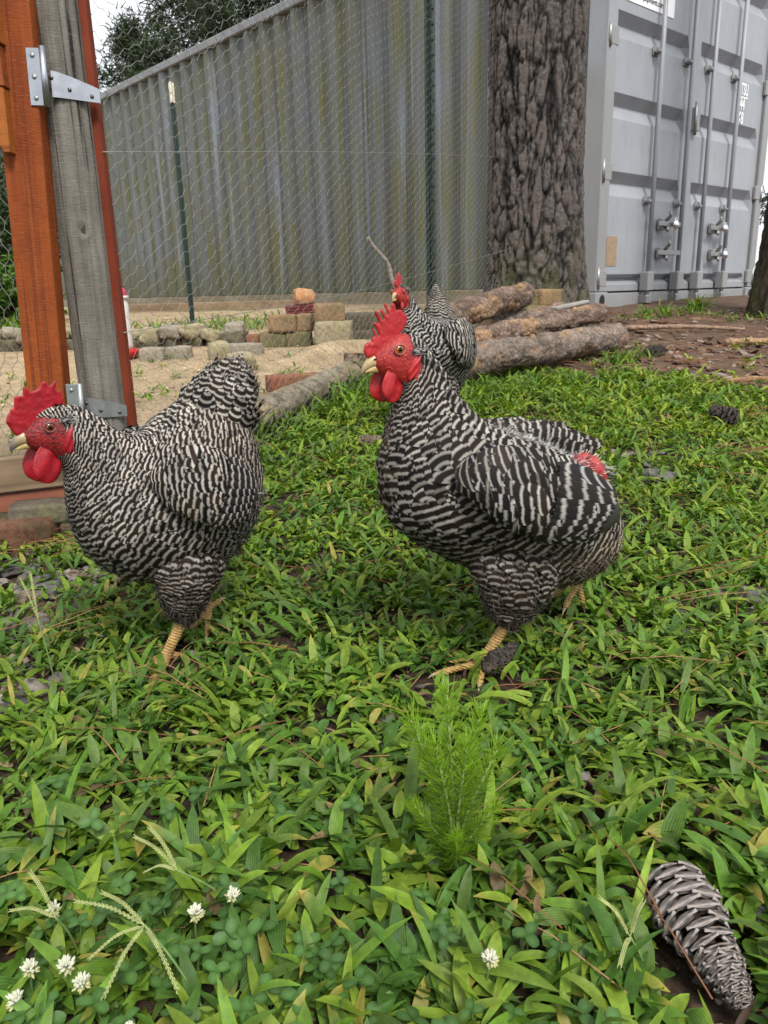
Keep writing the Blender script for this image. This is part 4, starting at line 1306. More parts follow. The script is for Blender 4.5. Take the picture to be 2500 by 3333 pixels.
def feathers(mb, sf, pitch, s0=0., s1=1., keep=None, k=3.2, wk=1.55, lift=.10, brown=None, th=(0, 1), bright=None,
             jit=.12, rg=rng, dens=1.0, ref_th=.25, rowk=1.7):
    """rows of overlapping feathers laid along the surface from s0 to s1, one row per bar"""
    s = s0
    rows = []
    while s < s1:
        sp = np.linalg.norm(sf.at(sf.dS, np.array([s]), np.array([ref_th]))[0])
        P = pitch(s)
        rows.append((s, P))
        s += max(rowk * P / max(sp, 1e-3), .002)
    RS, RT, PP = [], [], []
    for s, P in rows:
        cs = np.linalg.norm(sf.at(sf.dT, np.full(24, s), np.arange(24) / 24.), axis=1).mean()
        n = max(int(cs * (th[1] - th[0]) / (P * wk * .56) * dens), 3)
        tt = th[0] + (np.arange(n) + rg.random() + rg.normal(0, .16, n)) / n * (th[1] - th[0])
        RS.append(np.full(n, s)); RT.append(tt); PP.append(np.full(n, P))
    S, T, P = np.concatenate(RS), np.concatenate(RT), np.concatenate(PP)
    pos = sf.at(sf.G, S, T)
    if keep is not None:
        m = keep(pos, S, T % 1)
        S, T, P, pos = S[m], T[m], P[m], pos[m]
    n = len(S)
    spd = np.linalg.norm(sf.at(sf.dS, S, T), axis=1)
    ref = np.linalg.norm(sf.at(sf.dS, S, np.full(n, ref_th)), axis=1)
    r = np.clip(spd / (ref + 1e-6), .6, 1.7)
    L = k * P * r * (1 + rg.normal(0, .07, n))
    Wd = wk * P * r ** .6 * .5 * (1 + rg.normal(0, .1, n))
    sS = S + rg.normal(0, jit, n) * P / (spd + 1e-6)
    cT = np.linalg.norm(sf.at(sf.dT, S, T), axis=1)
    skew = rg.normal(0, .16, n)
    t = TT[None, :, None]
    u = UU[None, None, :]
    wp = WP[None, :, None]
    dS = (L / (spd + 1e-6))[:, None, None] * t + 0 * u
    dT = (Wd / (cT + 1e-6))[:, None, None] * wp * u + (skew * L / (cT + 1e-6))[:, None, None] * t
    # overshoot past the end of the surface continues straight
    Sv = sS[:, None, None] + dS
    Tv = T[:, None, None] + dT
    q = sf.at(sf.G, Sv, Tv)
    over = np.clip(Sv - 1, 0, None)[..., None]
    q = q + over * sf.at(sf.dS, np.ones_like(Sv) * .985, Tv)
    nn = sf.at(sf.N, Sv, Tv)
    lf = (lift * (1 + rg.normal(0, .35, n)))[:, None, None]
    off = .0006 + L[:, None, None] * lf * t ** 1.6 + Wd[:, None, None] * .16 * (1 - u ** 2) * t ** .5 \
        + rg.normal(0, .05, n)[:, None, None] * u * Wd[:, None, None] * t
    q = q + nn * off[..., None]
    V = q.reshape(-1, 3)
    f1 = grid_faces(6, 3)
    F = (f1[None] + (np.arange(n) * 18)[:, None, None]).reshape(-1, 4)
    ph = rg.normal(0, .07, n)
    uv = np.stack(np.broadcast_arrays((u + 1) / 2 + 0 * t + 0 * ph[:, None, None], k * (1 - t) + ph[:, None, None] + .02 + 0 * u), -1).reshape(-1, 2)
    br = np.zeros(n) if brown is None else np.clip(brown(pos, S, T % 1) + rg.normal(0, .06, n), 0, 1)
    lum = np.clip(rg.normal(.95, .24, n), .35, 1.3)
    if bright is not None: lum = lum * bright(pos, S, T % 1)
    col = np.repeat(np.stack([lum, br, rg.random(n)], 1), 18, 0)
    mb.add(V, F, uv=uv, col=col)
    return pos

def fluff(mb, sf, n, length, keep=None, width=.00048, out=.35, cols=None, rg=rng, s=(0, 1), th=(0, 1), droop=.15):
    S = s[0] + rg.random(n) * (s[1] - s[0])
    T = th[0] + rg.random(n) * (th[1] - th[0])
    pos = sf.at(sf.G, S, T)
    if keep is not None:
        m = keep(pos, S, T % 1)
        S, T, pos = S[m], T[m], pos[m]
    n = len(S)
    tan = sf.at(sf.dS, S, T)
    tan /= np.linalg.norm(tan, axis=1)[:, None] + 1e-9
    nn = sf.at(sf.N, S, T)
    d = tan + nn * (out * rg.random(n))[:, None] + rg.normal(0, .28, (n, 3))
    d /= np.linalg.norm(d, axis=1)[:, None]
    d2 = d + nn * 0 + rg.normal(0, .45, (n, 3)) + np.array([0, 0, -droop])
    d2 /= np.linalg.norm(d2, axis=1)[:, None]
    L = length * rg.uniform(.5, 1.2, n)
    sd = np.cross(d, nn)
    sd /= np.linalg.norm(sd, axis=1)[:, None] + 1e-9
    w = width * rg.uniform(.6, 1.4, n)
    p0 = pos + nn * .001
    p1 = p0 + d * (L * .5)[:, None]
    p2 = p1 + d2 * (L * .5)[:, None]
    V = np.stack([p0 - sd * w[:, None], p0 + sd * w[:, None], p1 - sd * w[:, None] * .8, p1 + sd * w[:, None] * .8, p2], 1).reshape(-1, 3)
    b = np.arange(n) * 5
    Q = np.stack([b, b + 1, b + 3, b + 2], 1)
    Tr = np.stack([b + 2, b + 3, b + 4], 1)
    cols = np.asarray(cols if cols is not None else [(.02, .017, .015), (.22, .2, .18), (.10, .075, .055)])
    c = np.repeat(cols[rg.integers(0, len(cols), n)] * rg.uniform(.7, 1.3, n)[:, None], 5, 0)
    mb.add(V, Q, Tr, col=c)

def fleshy(name, outline, thick, mat, wave=.0, seed=1, base_z=None, y0=0., voxel=.0013, lean=0.):
    """comb: serrated outline in the x-z plane, thick and rounded, slightly wavy"""
    bm = bmesh.new()
    vs = [bm.verts.new((x, -thick / 2, z)) for x, z in outline]
    f = bm.faces.new(vs)
    r = bmesh.ops.extrude_face_region(bm, geom=[f])
    bmesh.ops.translate(bm, vec=(0, thick, 0), verts=[v for v in r['geom'] if isinstance(v, bmesh.types.BMVert)])
    bmesh.ops.triangulate(bm, faces=bm.faces[:])
    bmesh.ops.recalc_face_normals(bm, faces=bm.faces[:])
    me = bm_mesh(name, bm, mat, True)
    me = apply_mods(me, [('REMESH', dict(mode='VOXEL', voxel_size=voxel)), ('SMOOTH', dict(factor=.5, iterations=3))])
    V = co(me).astype(float)
    zs = [z for _, z in outline]
    z0 = min(zs); h = max(zs) - z0
    tz = (V[:, 2] - z0) / h
    V[:, 1] *= 1.45 - .75 * tz                                  # thicker towards its base
    V[:, 1] += wave * np.sin(V[:, 0] * 130 + seed) * np.clip(tz, 0, 1) + lean * np.clip(tz, 0, 1) ** 1.5 + y0
    V += (vnoise(V, 160, seed) * .0006)[:, None] * np.array([0, 1, 0])
    setco(me, V)
    me.materials.clear(); me.materials.append(mat)
    me.polygons.foreach_set('use_smooth', np.full(len(me.polygons), True))
    return me

def pad(name, c, rx, rz, th, mat, tilt=0., yaw=0., cup=.0, point=.15):
    """wattle or ear lobe: a flattened, slightly cupped fleshy drop hanging from c"""
    nu, nv = 20, 24
    a = np.linspace(0.02, math.pi - .02, nu)
    b = np.arange(nv) / nv * 2 * math.pi
    A, B = np.meshgrid(a, b, indexing='ij')
    z = np.cos(A)
    rr = np.sin(A) * (1 - point * z)                             # narrower at the top
    x, y = rr * np.cos(B), rr * np.sin(B)
    V = np.stack([x * rx, y * th + cup * (x ** 2 + z ** 2) + .0011 * np.sin(x * 5 + z * 4), (z - 1) * rz], -1).reshape(-1, 3)
    V += (vnoise(V, 120, rx * 900) * .0009)[:, None] * np.array([.4, 1, .4])
    M = np.array(Matrix.Rotation(yaw, 3, 'Z') @ Matrix.Rotation(tilt, 3, 'Y'))
    V = V @ M.T + np.array(c)
    n = nu * nv
    k = np.arange(nv); k2 = (k + 1) % nv
    V = np.vstack([V, V[:nv].mean(0), V[-nv:].mean(0)])
    T = np.vstack([np.stack([k2, k, np.full(nv, n)], 1), np.stack([(nu - 1) * nv + k, (nu - 1) * nv + k2, np.full(nv, n + 1)], 1)])
    return mesh(name, V, [grid_faces(nu, nv, True), T], mat)

def leg_mesh(hock, ankle, toes, r=.0075, hind=None):
    """shank and toes grown as one skin-like surface"""
    mb = MB()
    h, a = np.array(hock, float), np.array(ankle, float)
    up = h + (h - a) * .25
    mid = (h + a) / 2
    mb.tube(catmull([up, h, mid, a], 14), np.linspace(r * 1.25, r * .95, 14), 12)
    mb.tube([a + (a - h) * .0 + (h - a) * .12, a, a - (h - a) * .06], [r * .9, r * 1.25, r * 1.0], 12)
    for tp in toes:
        K = np.array([a] + [np.array(p, float) for p in tp])
        n = 14
        rad = np.linspace(r * .95, r * .5, n) * (1 + .13 * np.sin(np.linspace(0, 9, n)))
        mb.tube(catmull(K, n), rad, 10)
    me = mb.mesh('leg', M_LEG)
    me = apply_mods(me, [('REMESH', dict(mode='VOXEL', voxel_size=.0018)), ('SMOOTH', dict(factor=.5, iterations=2))])
    me.materials.clear(); me.materials.append(M_LEG)
    me.polygons.foreach_set('use_smooth', np.full(len(me.polygons), True))
    return me

def make_hen(root, cfg):
    rg = np.random.default_rng(cfg['seed'])
    ho = cfg.get('head_y', lambda x: 0.)
    secs = [(T[0], yo, T[1], B[0], yo, B[1], w) for (T, B, w, yo) in cfg['trunk']]
    trunk = Surf(secs, 200, 96, lat=(0, 1, 0))
    thighs = [Surf([(T[0], T[1] * (.45, .8)[i] if i < 2 else T[1], T[2], B[0], B[1] * (.45, .8)[i] if i < 2 else B[1], B[2], w * ((.75, .88)[i] if i < 2 else .90)) for i, (T, B, w) in enumerate(t)], 50, 48) for t in cfg['thighs']]
    wy = cfg.get('wing_out', .010)
    wings = [Surf([(T[0], T[1] + math.copysign(wy, T[1]), T[2], B[0], B[1] + math.copysign(wy, B[1]), B[2], w) for T, B, w in t], 70, 64) for t in cfg['wings']]
    tail = Surf([(*T, *B, w) for T, B, w in cfg['tail']], 40, 48, lat=(0, 1, 0)) if cfg.get('tail') else None
    # ---- one continuous body
    mb = MB()
    for s in [trunk] + thighs + ([tail] if tail else []): s.bmq(mb)
    me = mb.mesh('body', None)
    me = apply_mods(me, [('REMESH', dict(mode='VOXEL', voxel_size=.0033)), ('SMOOTH', dict(factor=.5, iterations=3))])
    V = co(me)
    ex, ey, ez = cfg['eye']
    fx = cfg['face_axis']                                        # head axis direction in x-z
    rel = V - np.array([ex, cfg.get('head_off', 0.), ez])
    ax = rel[:, 0] * fx[0] + rel[:, 2] * fx[1]
    face = np.clip((ax + cfg['face_back']) / .008, 0, 1) * np.clip((rel[:, 2] + .055) / .01, 0, 1)
    setcol(me, np.repeat(face[:, None], 3, 1))
    me.materials.clear(); me.materials.append(cfg['m_body'])
    me.polygons.foreach_set('use_smooth', np.full(len(me.polygons), True))
    obj('body', me, root)
    # ---- plumage
    bare = cfg.get('bare')
    def face_free(pos, S, T):
        rl = pos - np.array([ex, cfg.get('head_off', 0.), ez])
        a = rl[:, 0] * fx[0] + rl[:, 2] * fx[1]
        topd = np.clip((rl[:, 2] * fx[0] - rl[:, 0] * fx[1]), -1, 1)
        lim = .005 - cfg['face_back'] + cfg.get('cap', 0.) * np.clip((topd - .006) / .012, 0, 1)
        ok = (a < lim) | (rl[:, 2] < -.042 - .5 * np.clip(rl[:, 0], -.02, .02))
        if bare is not None:
            q = (pos - np.array(bare[0])) / np.array(bare[1])
            ok &= (q ** 2).sum(1) > 1
        return ok
    pm = MB()
    feathers(pm, trunk, cfg['pitch'], cfg.get('f0', .10), .985, keep=face_free, k=4.6, wk=2.9, lift=.055, brown=cfg.get('brown'), rg=rg,
             bright=cfg.get('bright'), jit=.22, dens=1.35)
    obj('plumage', pm.mesh('plumage', cfg['m_feather']), root)['kind'] = 'stuff'
    for t in thighs:
        tm = MB()
        feathers(tm, t, lambda s: cfg['thigh_pitch'] * (1 - .35 * s), .05, .97, k=4.4, wk=2.6, lift=.12, rg=rg, jit=.3,
                 brown=lambda p, S, T: .35 + .3 * S, bright=lambda p, S, T: .72 - .3 * S)
        obj('thigh_plumage', tm.mesh('thigh_plumage', cfg['m_feather']), root)['kind'] = 'stuff'
    # ---- wings: coverts, then every long flight feather on its own
    for wi, w in enumerate(wings):
        side = 1 if w.G[30, :, 1].mean() > 0 else -1
        wo = obj('wing', None, root) if False else None
        wm = MB()
        outer = (lambda p, S, T: (T > .02) & (T < .60)) if side > 0 else (lambda p, S, T: (T > .40) | (T < .25))
        feathers(wm, w, lambda s: cfg['wing_pitch'] * (.62 + .6 * s), .01, .62 if side > 0 else .90, keep=outer, k=4.0, wk=2.9, lift=.07, rg=rg,
                 brown=lambda p, S, T: .18 + .12 * np.sin(40 * S), jit=.2, dens=1.1,
                 bright=lambda p, S, T: 1.0 - .15 * S)
        core = MB()
        core.add(w.G[::4, ::4].reshape(-1, 3), grid_faces(len(w.G[::4]), w.G[::4, ::4].shape[1], True))
        cm = core.mesh('wing', cfg['m_body'])
        setcol(cm, np.zeros((len(cm.vertices), 3)))
        wo = obj('wing', cm, root)
        obj('covert_feathers', wm.mesh('covert_feathers', cfg.get('m_covert', cfg['m_feather'])), wo)['kind'] = 'stuff'
        nf = cfg.get('n_flight', 13)
        for q in range(nf):
            f = q / (nf - 1)
            fm = MB()
            s_0 = .44 + .12 * (1 - f)
            t_0 = .12 + .34 * f
            if side < 0: t_0 = 1 - t_0
            flight_feather(fm, w, s_0, t_0, cfg['flight_len'] * (1.0 - .22 * f - .25 * abs(f - .35)), cfg['flight_w'], rg, .003 + .0035 * (1 - f), cfg)
            obj('flight_feather', fm.mesh('flight_feather', M_FLIGHT), wo)
    # ---- fluff
    fm = MB()
    for (which, n, ln, s_, th_, cols, out) in cfg['fluff']:
        sf = {'trunk': trunk, 'tail': tail}.get(which) or thighs[int(which[-1])]
        fluff(fm, sf, n, ln, s=s_, th=th_, cols=cols, out=out, rg=rg)
    obj('down', fm.mesh('down', M_FLUFF), root)['kind'] = 'stuff'
    # ---- tail feathers
    if tail:
        tm = MB()
        feathers(tm, tail, lambda s: cfg['tail_pitch'], .0, cfg.get('tail_end', .82), k=4.8, wk=2.4, lift=cfg.get('tail_lift', .10), rg=rg, jit=.3, brown=lambda p, S, T: .2 + .2 * S)
        obj('tail_plumage', tm.mesh('tail_plumage', cfg['m_feather']), root)['kind'] = 'stuff'
    # ---- head
    hy = cfg.get('head_off', 0.)
    obj('comb', cfg['comb'], root)
    for sgn in (1, -1):
        c = cfg['wattle']
        obj('wattle', pad('wattle', (c[0] + (0 if sgn > 0 else .004), hy + sgn * .011, c[1] - (0 if sgn > 0 else .001)), c[2], c[3], .0036, cfg['m_comb'],
                          tilt=cfg.get('wattle_tilt', 0.), yaw=sgn * .30, cup=-sgn * .001), root)
        c = cfg['lobe']
        obj('ear_lobe', pad('ear_lobe', (c[0], hy + sgn * c[2], c[1]), c[3], c[4], .0042, cfg['m_comb'], tilt=c[5], yaw=sgn * -.1), root)
        c = cfg['ear']
        em = MB()
        esf = Surf([(c[0] + .007, hy + sgn * c[2], c[1] + .002, c[0] + .007, hy + sgn * c[2], c[1] - .002, .001),
                    (c[0], hy + sgn * (c[2] + .001), c[1] + .005, c[0], hy + sgn * (c[2] + .001), c[1] - .005, .002),
                    (c[0] - .008, hy + sgn * c[2], c[1] + .003, c[0] - .008, hy + sgn * c[2], c[1] - .003, .001)], 12, 16, lat=(0, 1, 0))
        esf.bmq(em)
        em.C[-1] = np.full((len(em.V[-1]), 3), .045)
        fluff(em, esf, 160, .008, width=.0004, out=.5, cols=[GRY, BLK, WHT], rg=rg)
        eo = obj('ear_tuft', em.mesh('ear_tuft', M_FLUFF_E), root)
        # eye
        e = np.array([ex, hy + sgn * ey, ez])
        eye = obj('eye', uvsphere('eye', .0055, cfg['m_iris'], 16, 12), root, loc=e)
        eye.scale = (1, .62, 1)
        fwd = np.array([.0004, sgn * .0041, 0.0003])
        obj('pupil', uvsphere('pupil', .0028, M_PUPIL, 12, 8), eye, loc=fwd * np.array([1, 1 / .62 * .86, 1]), scale=(1, .55, 1))
        th = np.arange(25) / 24 * 2 * math.pi
        ring = np.stack([.0060 * np.cos(th) * 1.1, np.full(25, sgn * .0022) - sgn * .0012 * np.cos(th) ** 2, .0057 * np.sin(th)], 1)
        lm = MB().tube(ring, .0010, 8, False)
        obj('eyelid', lm.mesh('eyelid', cfg['m_lid']), root, loc=e)
    # beak
    for nm, key in (('upper_beak', 'beak_u'), ('lower_beak', 'beak_l')):
        K = cfg[key]
        pth = catmull([(x, hy, z) for x, z, _ in K], 14)
        rad = catmull([(r, 0, 0) for *_, r in K], 14)[:, 0]
        V, Q, T = tube_vf(pth, np.clip(rad, .0003, None), 12)
        V[:, 1] = hy + (V[:, 1] - hy) * .80
        tcol = np.clip((V[:, 0] - K[0][0]) / (K[-1][0] - K[0][0]), 0, 1)
        if nm == 'lower_beak': tcol = tcol * .1
        obj(nm, mesh(nm, V, [Q, T], cfg['m_beak'], col=np.repeat(tcol[:, None], 3, 1) ** 1.8), root)
    for sgn in (1, -1):
        c = cfg['nostril']
        obj('nostril', uvsphere('nostril', .0016, M_PUPIL, 8, 6), root, loc=(c[0], hy + sgn * c[2], c[1]), scale=(1.9, .6, .8))
    # ---- legs
    for L in cfg['legs']:
        lo = obj('leg', leg_mesh(L['hock'], L['ankle'], L['toes']), root)
        for tp in L['toes']:
            p1, p0 = np.array(tp[-1], float), np.array(tp[-2], float)
            d = (p1 - p0) / np.linalg.norm(p1 - p0)
            cm = MB().tube(catmull([p1 - d * .003, p1 + d * .005, p1 + d * .011 + np.array([0, 0, -.004])], 6), np.linspace(.0032, .0004, 6), 8)
            obj('claw', cm.mesh('claw', M_CLAW), lo)
    return trunk, thighs, wings

def uvsphere(name, r, mat, nu=16, nv=10):
    bm = bmesh.new()
    bmesh.ops.create_uvsphere(bm, u_segments=nu, v_segments=nv, radius=r)
    return bm_mesh(name, bm, mat, True)

def flight_feather(mb, w, s0, t0, L, W, rg, lift, cfg):
    nt = 9
    t = np.linspace(0, 1, nt)
    spd = np.linalg.norm(w.at(w.dS, np.array([.6]), np.array([t0])))
    S = s0 + t * L / spd
    sc = np.clip(S, 0, .97)
    T = np.full(nt, t0) + (rg.normal(0, .008)) * t - .02 * t
    C = w.at(w.G, sc, T)
    tan = w.at(w.dS, np.full(nt, .9), T)
    C = C + np.clip(S - .97, 0, None)[:, None] * tan * .9
    Nn = w.at(w.N, np.clip(S, 0, .9), T)
    side = np.cross(np.gradient(C, axis=0), Nn)
    side /= np.linalg.norm(side, axis=1)[:, None] + 1e-9
    prof = np.interp(t, [0, .15, .5, .85, .95, 1], [.5, .85, 1, .92, .6, .15])
    V = []
    for u in (-1, -.5, 0, .5, 1):
        V.append(C + side * (u * W * prof)[:, None] + Nn * (lift + .0022 * (1 - u * u) + .002 * t)[:, None])
    V = np.stack(V, 1).reshape(-1, 3)
    k = cfg.get('flight_bars', 5.0)
    uv = np.stack(np.broadcast_arrays(np.linspace(0, 1, 5)[None], (k * (1 - t) + rg.normal(0, .1))[:, None]), -1).reshape(-1, 2)
    mb.add(V, grid_faces(nt, 5), uv=uv, col=(rg.uniform(.8, 1.1), rg.uniform(.02, .2), rg.random()))

BLK, WHT, BRN, TAN_, GRY = (.009, .008, .007), (.42, .40, .375), (.060, .042, .030), (.22, .165, .11), (.085, .08, .075)

def mirror(secs):
    return [((T[0], -T[1], T[2]), (B[0], -B[1], B[2]), w) for T, B, w in secs]

# -------------------------------------------------------------- the upright walking hen
C2 = [(.1257, .4248), (.1293, .433), (.128, .4395), (.1228, .4442), (.1184, .4405), (.1185, .4475), (.1153, .4488), (.1116, .4436), (.1179, .4579), (.1162, .4585), (.1106, .4486), (.1087, .451), (.116, .4642), (.1146, .4662), (.112, .4651), (.1066, .4569), (.1055, .4589), (.1143, .476), (.1133, .4794), (.1105, .4779), (.1041, .4668), (.1018, .4687), (.1071, .4787), (.1054, .4806), (.1032, .4796), (.0989, .4715), (.0966, .4734), (.1025, .4855), (.1007, .4872), (.0985, .4853), (.0942, .4763), (.0927, .4773), (.0934, .4852), (.09, .4869), (.0872, .485), (.0868, .4781), (.0793, .4788), (.0714, .4706), (.0727, .4616), (.0822, .4500), (.0961, .4440), (.1077, .4360), (.1137, .4270)]
C1 = [(.1435, .3444), (.1516, .3616), (.1492, .3683), (.1452, .3738), (.1442, .3772), (.1406, .3763), (.1387, .3905), (.137, .3913), (.1288, .39), (.1271, .4017), (.1251, .4025), (.1233, .3989), (.1192, .394), (.1122, .3964), (.1091, .3981), (.1058, .4043), (.1032, .406), (.1, .4043), (.0997, .3997), (.0963, .3999), (.0906, .4054), (.0887, .4048), (.0895, .3993), (.0918, .3934), (.0874, .393), (.0848, .3937), (.0844, .3896), (.082, .3812), (.0838, .3752), (.0879, .3746), (.0945, .3768), (.0992, .3690), (.1075, .3630), (.1165, .3550), (.1196, .3480), (.1272, .3420), (.136, .3405)]

hen2 = empty('hen', (.0982, .9737, 0), math.pi + R(25))
tag(hen2, 'upright black and white barred hen walking on one yellow leg, its tail bare and red', 'hen', 'barred hens in the yard')
wing2 = [((.052, .062, .296), (.052, .066, .272), .005), ((.030, .072, .316), (.026, .086, .250), .013),
         ((-.005, .076, .322), (-.008, .094, .224), .018), ((-.050, .078, .308), (-.058, .094, .204), .018),
         ((-.100, .072, .285), (-.110, .088, .196), .015), ((-.150, .060, .260), (-.165, .076, .190), .011),
         ((-.205, .048, .224), (-.210, .056, .194), .006)]
wing2f = [((.03, -.062, .296), (.03, -.066, .262), .005), ((-.01, -.070, .312), (.0, -.084, .236), .013), ((-.06, -.074, .318), (-.045, -.092, .210), .018),
          ((-.115, -.070, .318), (-.10, -.090, .200), .019), ((-.170, -.062, .311), (-.155, -.085, .205), .018), ((-.220, -.054, .300), (-.210, -.072, .222), .014),
          ((-.258, -.046, .280), (-.254, -.054, .240), .007)]
cfg2 = dict(m_covert=M_COVERT, bare=((-.228, -.008, .246), (.024, .024, .028)),
    seed=2, eye=(.091, .0175, .434), face_axis=(.97, -.2), face_back=.024, m_body=M_BODY2, m_feather=M_FEATHER,
    m_comb=M_COMB, m_iris=M_IRIS2, m_lid=M_LID, m_beak=M_BEAK2,
    trunk=[((.118, .428), (.116, .412), .007, 0), ((.108, .439), (.106, .402), .013, 0), ((.088, .451), (.092, .394), .019, 0),
           ((.066, .449), (.083, .386), .0215, 0), ((.048, .434), (.084, .376), .024, 0), ((.032, .410), (.088, .360), .030, 0),
           ((.018, .386), (.096, .338), .037, 0), ((.000, .362), (.103, .312), .047, 0), ((-.025, .338), (.107, .282), .060, 0),
           ((-.055, .322), (.103, .243), .073, 0), ((-.095, .306), (.085, .210), .082, 0), ((-.14, .287), (.045, .178), .085, 0),
           ((-.175, .269), (-.010, .145), .083, 0), ((-.205, .250), (-.085, .108), .077, 0), ((-.230, .226), (-.155, .092), .067, 0),
           ((-.248, .196), (-.215, .106), .048, 0), ((-.255, .168), (-.245, .135), .018, 0)],
    thighs=[[((-.005, .055, .215), (-.12, .06, .185), .030), ((.004, .056, .165), (-.125, .058, .140), .036), ((-.006, .048, .130), (-.112, .048, .112), .035),
             ((-.018, .040, .105), (-.102, .040, .092), .031), ((-.026, .037, .088), (-.094, .037, .077), .027), ((-.034, .036, .076), (-.084, .036, .068), .020), ((-.048, .036, .068), (-.072, .036, .064), .009)],
            [((-.05, -.055, .20), (-.13, -.06, .16), .030), ((-.09, -.05, .165), (-.16, -.05, .125), .032), ((-.13, -.045, .14), (-.18, -.045, .10), .026),
             ((-.165, -.042, .122), (-.195, -.042, .095), .016), ((-.19, -.04, .112), (-.205, -.04, .096), .009)]],
    wings=[wing2, wing2f], tail=None,
    pitch=lambda s: np.interp(s, [.1, .22, .34, .45, .6, 1], [.0042, .0055, .0078, .0098, .0110, .0110]),
    thigh_pitch=.0100, wing_pitch=.0140, wing_out=.016, flight_len=.145, flight_w=.0135, flight_bars=4.0, f0=.12,
    brown=lambda p, S, T: .20 + .30 * np.clip((.24 - p[:, 2]) / .08, 0, 1) + .55 * np.clip((-.10 - p[:, 0]) / .15, 0, 1) * np.clip((.20 - p[:, 2]) / .06, 0, 1) + .55 * np.exp(-((T - .5) / .03) ** 2) * (S > .3) * (S < .5),
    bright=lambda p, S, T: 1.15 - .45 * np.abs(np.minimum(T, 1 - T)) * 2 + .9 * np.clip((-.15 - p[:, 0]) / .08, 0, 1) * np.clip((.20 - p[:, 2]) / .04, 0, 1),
    fluff=[('trunk', 5200, .020, (.76, 1), (.28, .72), [BRN, TAN_, GRY, BLK, BRN], .6), ('trunk', 2600, .014, (.88, 1), (.2, .8), [TAN_, GRY, BRN], .5),
           ('trunk', 2600, .017, (.56, .72), (.84, 1.06), [WHT, WHT, GRY], .9), ('trunk', 1400, .034, (.82, .97), (.74, 1.04), [WHT, GRY, WHT], .8),
           ('thigh0', 4200, .017, (.0, 1), (0, 1), [BLK, BRN, GRY, BRN], .6), ('thigh1', 900, .012, (.2, 1), (0, 1), [BLK, BRN, GRY], .5),
           ('trunk', 500, .010, (.28, .5), (.46, .54), [BRN, TAN_, BLK], .5)],
    comb=fleshy('comb', C2, .0042, M_COMB, .0006, 1.0), wattle=(.097, .4125, .0165, .0205), wattle_tilt=.0,
    lobe=(.066, .428, .0215, .0062, .0165, -.45), ear=(.069, .430, .0200), nostril=(.117, .4235, .0062),
    beak_u=[(.104, .420, .0085), (.115, .421, .0078), (.124, .4175, .0058), (.1305, .4115, .0028), (.1325, .4065, .0006)],
    beak_l=[(.102, .4125, .0068), (.113, .4125, .0056), (.122, .4110, .0038), (.1285, .4085, .0008)],
    legs=[dict(hock=(-.062, .036, .070), ankle=(-.020, .035, .017),
               toes=[[(-.004, .033, .011), (.022, .028, .008), (.050, .024, .005)], [(-.012, .046, .010), (.002, .062, .008), (.014, .077, .005)],
                     [(-.010, .022, .010), (.012, .004, .008), (.030, -.010, .006)], [(-.030, .030, .014), (-.042, .024, .010)]]),
          dict(hock=(-.205, -.040, .104), ankle=(-.232, -.038, .074),
               toes=[[(-.236, -.038, .064), (-.240, -.036, .045), (-.246, -.034, .022)], [(-.228, -.030, .062), (-.212, -.026, .046), (-.200, -.022, .032)],
                     [(-.232, -.052, .062), (-.226, -.062, .046), (-.216, -.068, .034)], [(-.245, -.036, .076), (-.262, -.034, .072)]])])
trunk2, _, _ = make_hen(hen2, cfg2)
# bare red patch where the tail feathers are missing, with quill stubs
rp = Surf([(-.190, -.010, .264, -.186, -.010, .232, .016), (-.209, -.010, .273, -.204, -.010, .226, .024), (-.231, -.010, .265, -.226, -.010, .218, .025),
           (-.247, -.010, .242, -.244, -.010, .218, .014)], 30, 32, lat=(0, 1, 0))
rp.G += (vnoise(rp.G.reshape(-1, 3), 95, 4.) * .0032).reshape(rp.G.shape[:2])[..., None] * rp.N
mb = MB(); rp.bmq(mb)
ro = obj('bare_tail', mb.mesh('bare_tail', M_RAW), hen2)
ro['label'] = 'bare red skin with quill stubs where the tail was'
mb = MB()
for k in range(46):
    s, t = np.array([rng.uniform(.3, .95)]), np.array([rng.uniform(-.1, .5)])
    p, n = rp.at(rp.G, s, t)[0], rp.at(rp.N, s, t)[0]
    mb.tube([p, p + n * .004 + np.array([-.002, 0, 0])], [.0009, .0003], 5)
wm_ = MB()
fluff(wm_, rp, 420, .034, s=(.72, 1.), th=(.45, 1.15), cols=[WHT, GRY, WHT, BRN], out=.5, droop=.05)
fluff(wm_, rp, 160, .012, s=(.0, .3), th=(.6, 1.4), cols=[WHT, GRY, BLK], out=.6)
obj('tail_wisps', wm_.mesh('tail_wisps', M_FLUFF), ro)['kind'] = 'stuff'
obj('quill_stubs', mb.mesh('quill_stubs', m_plain('quill', (.62, .5, .36), .5)), ro)['kind'] = 'stuff'

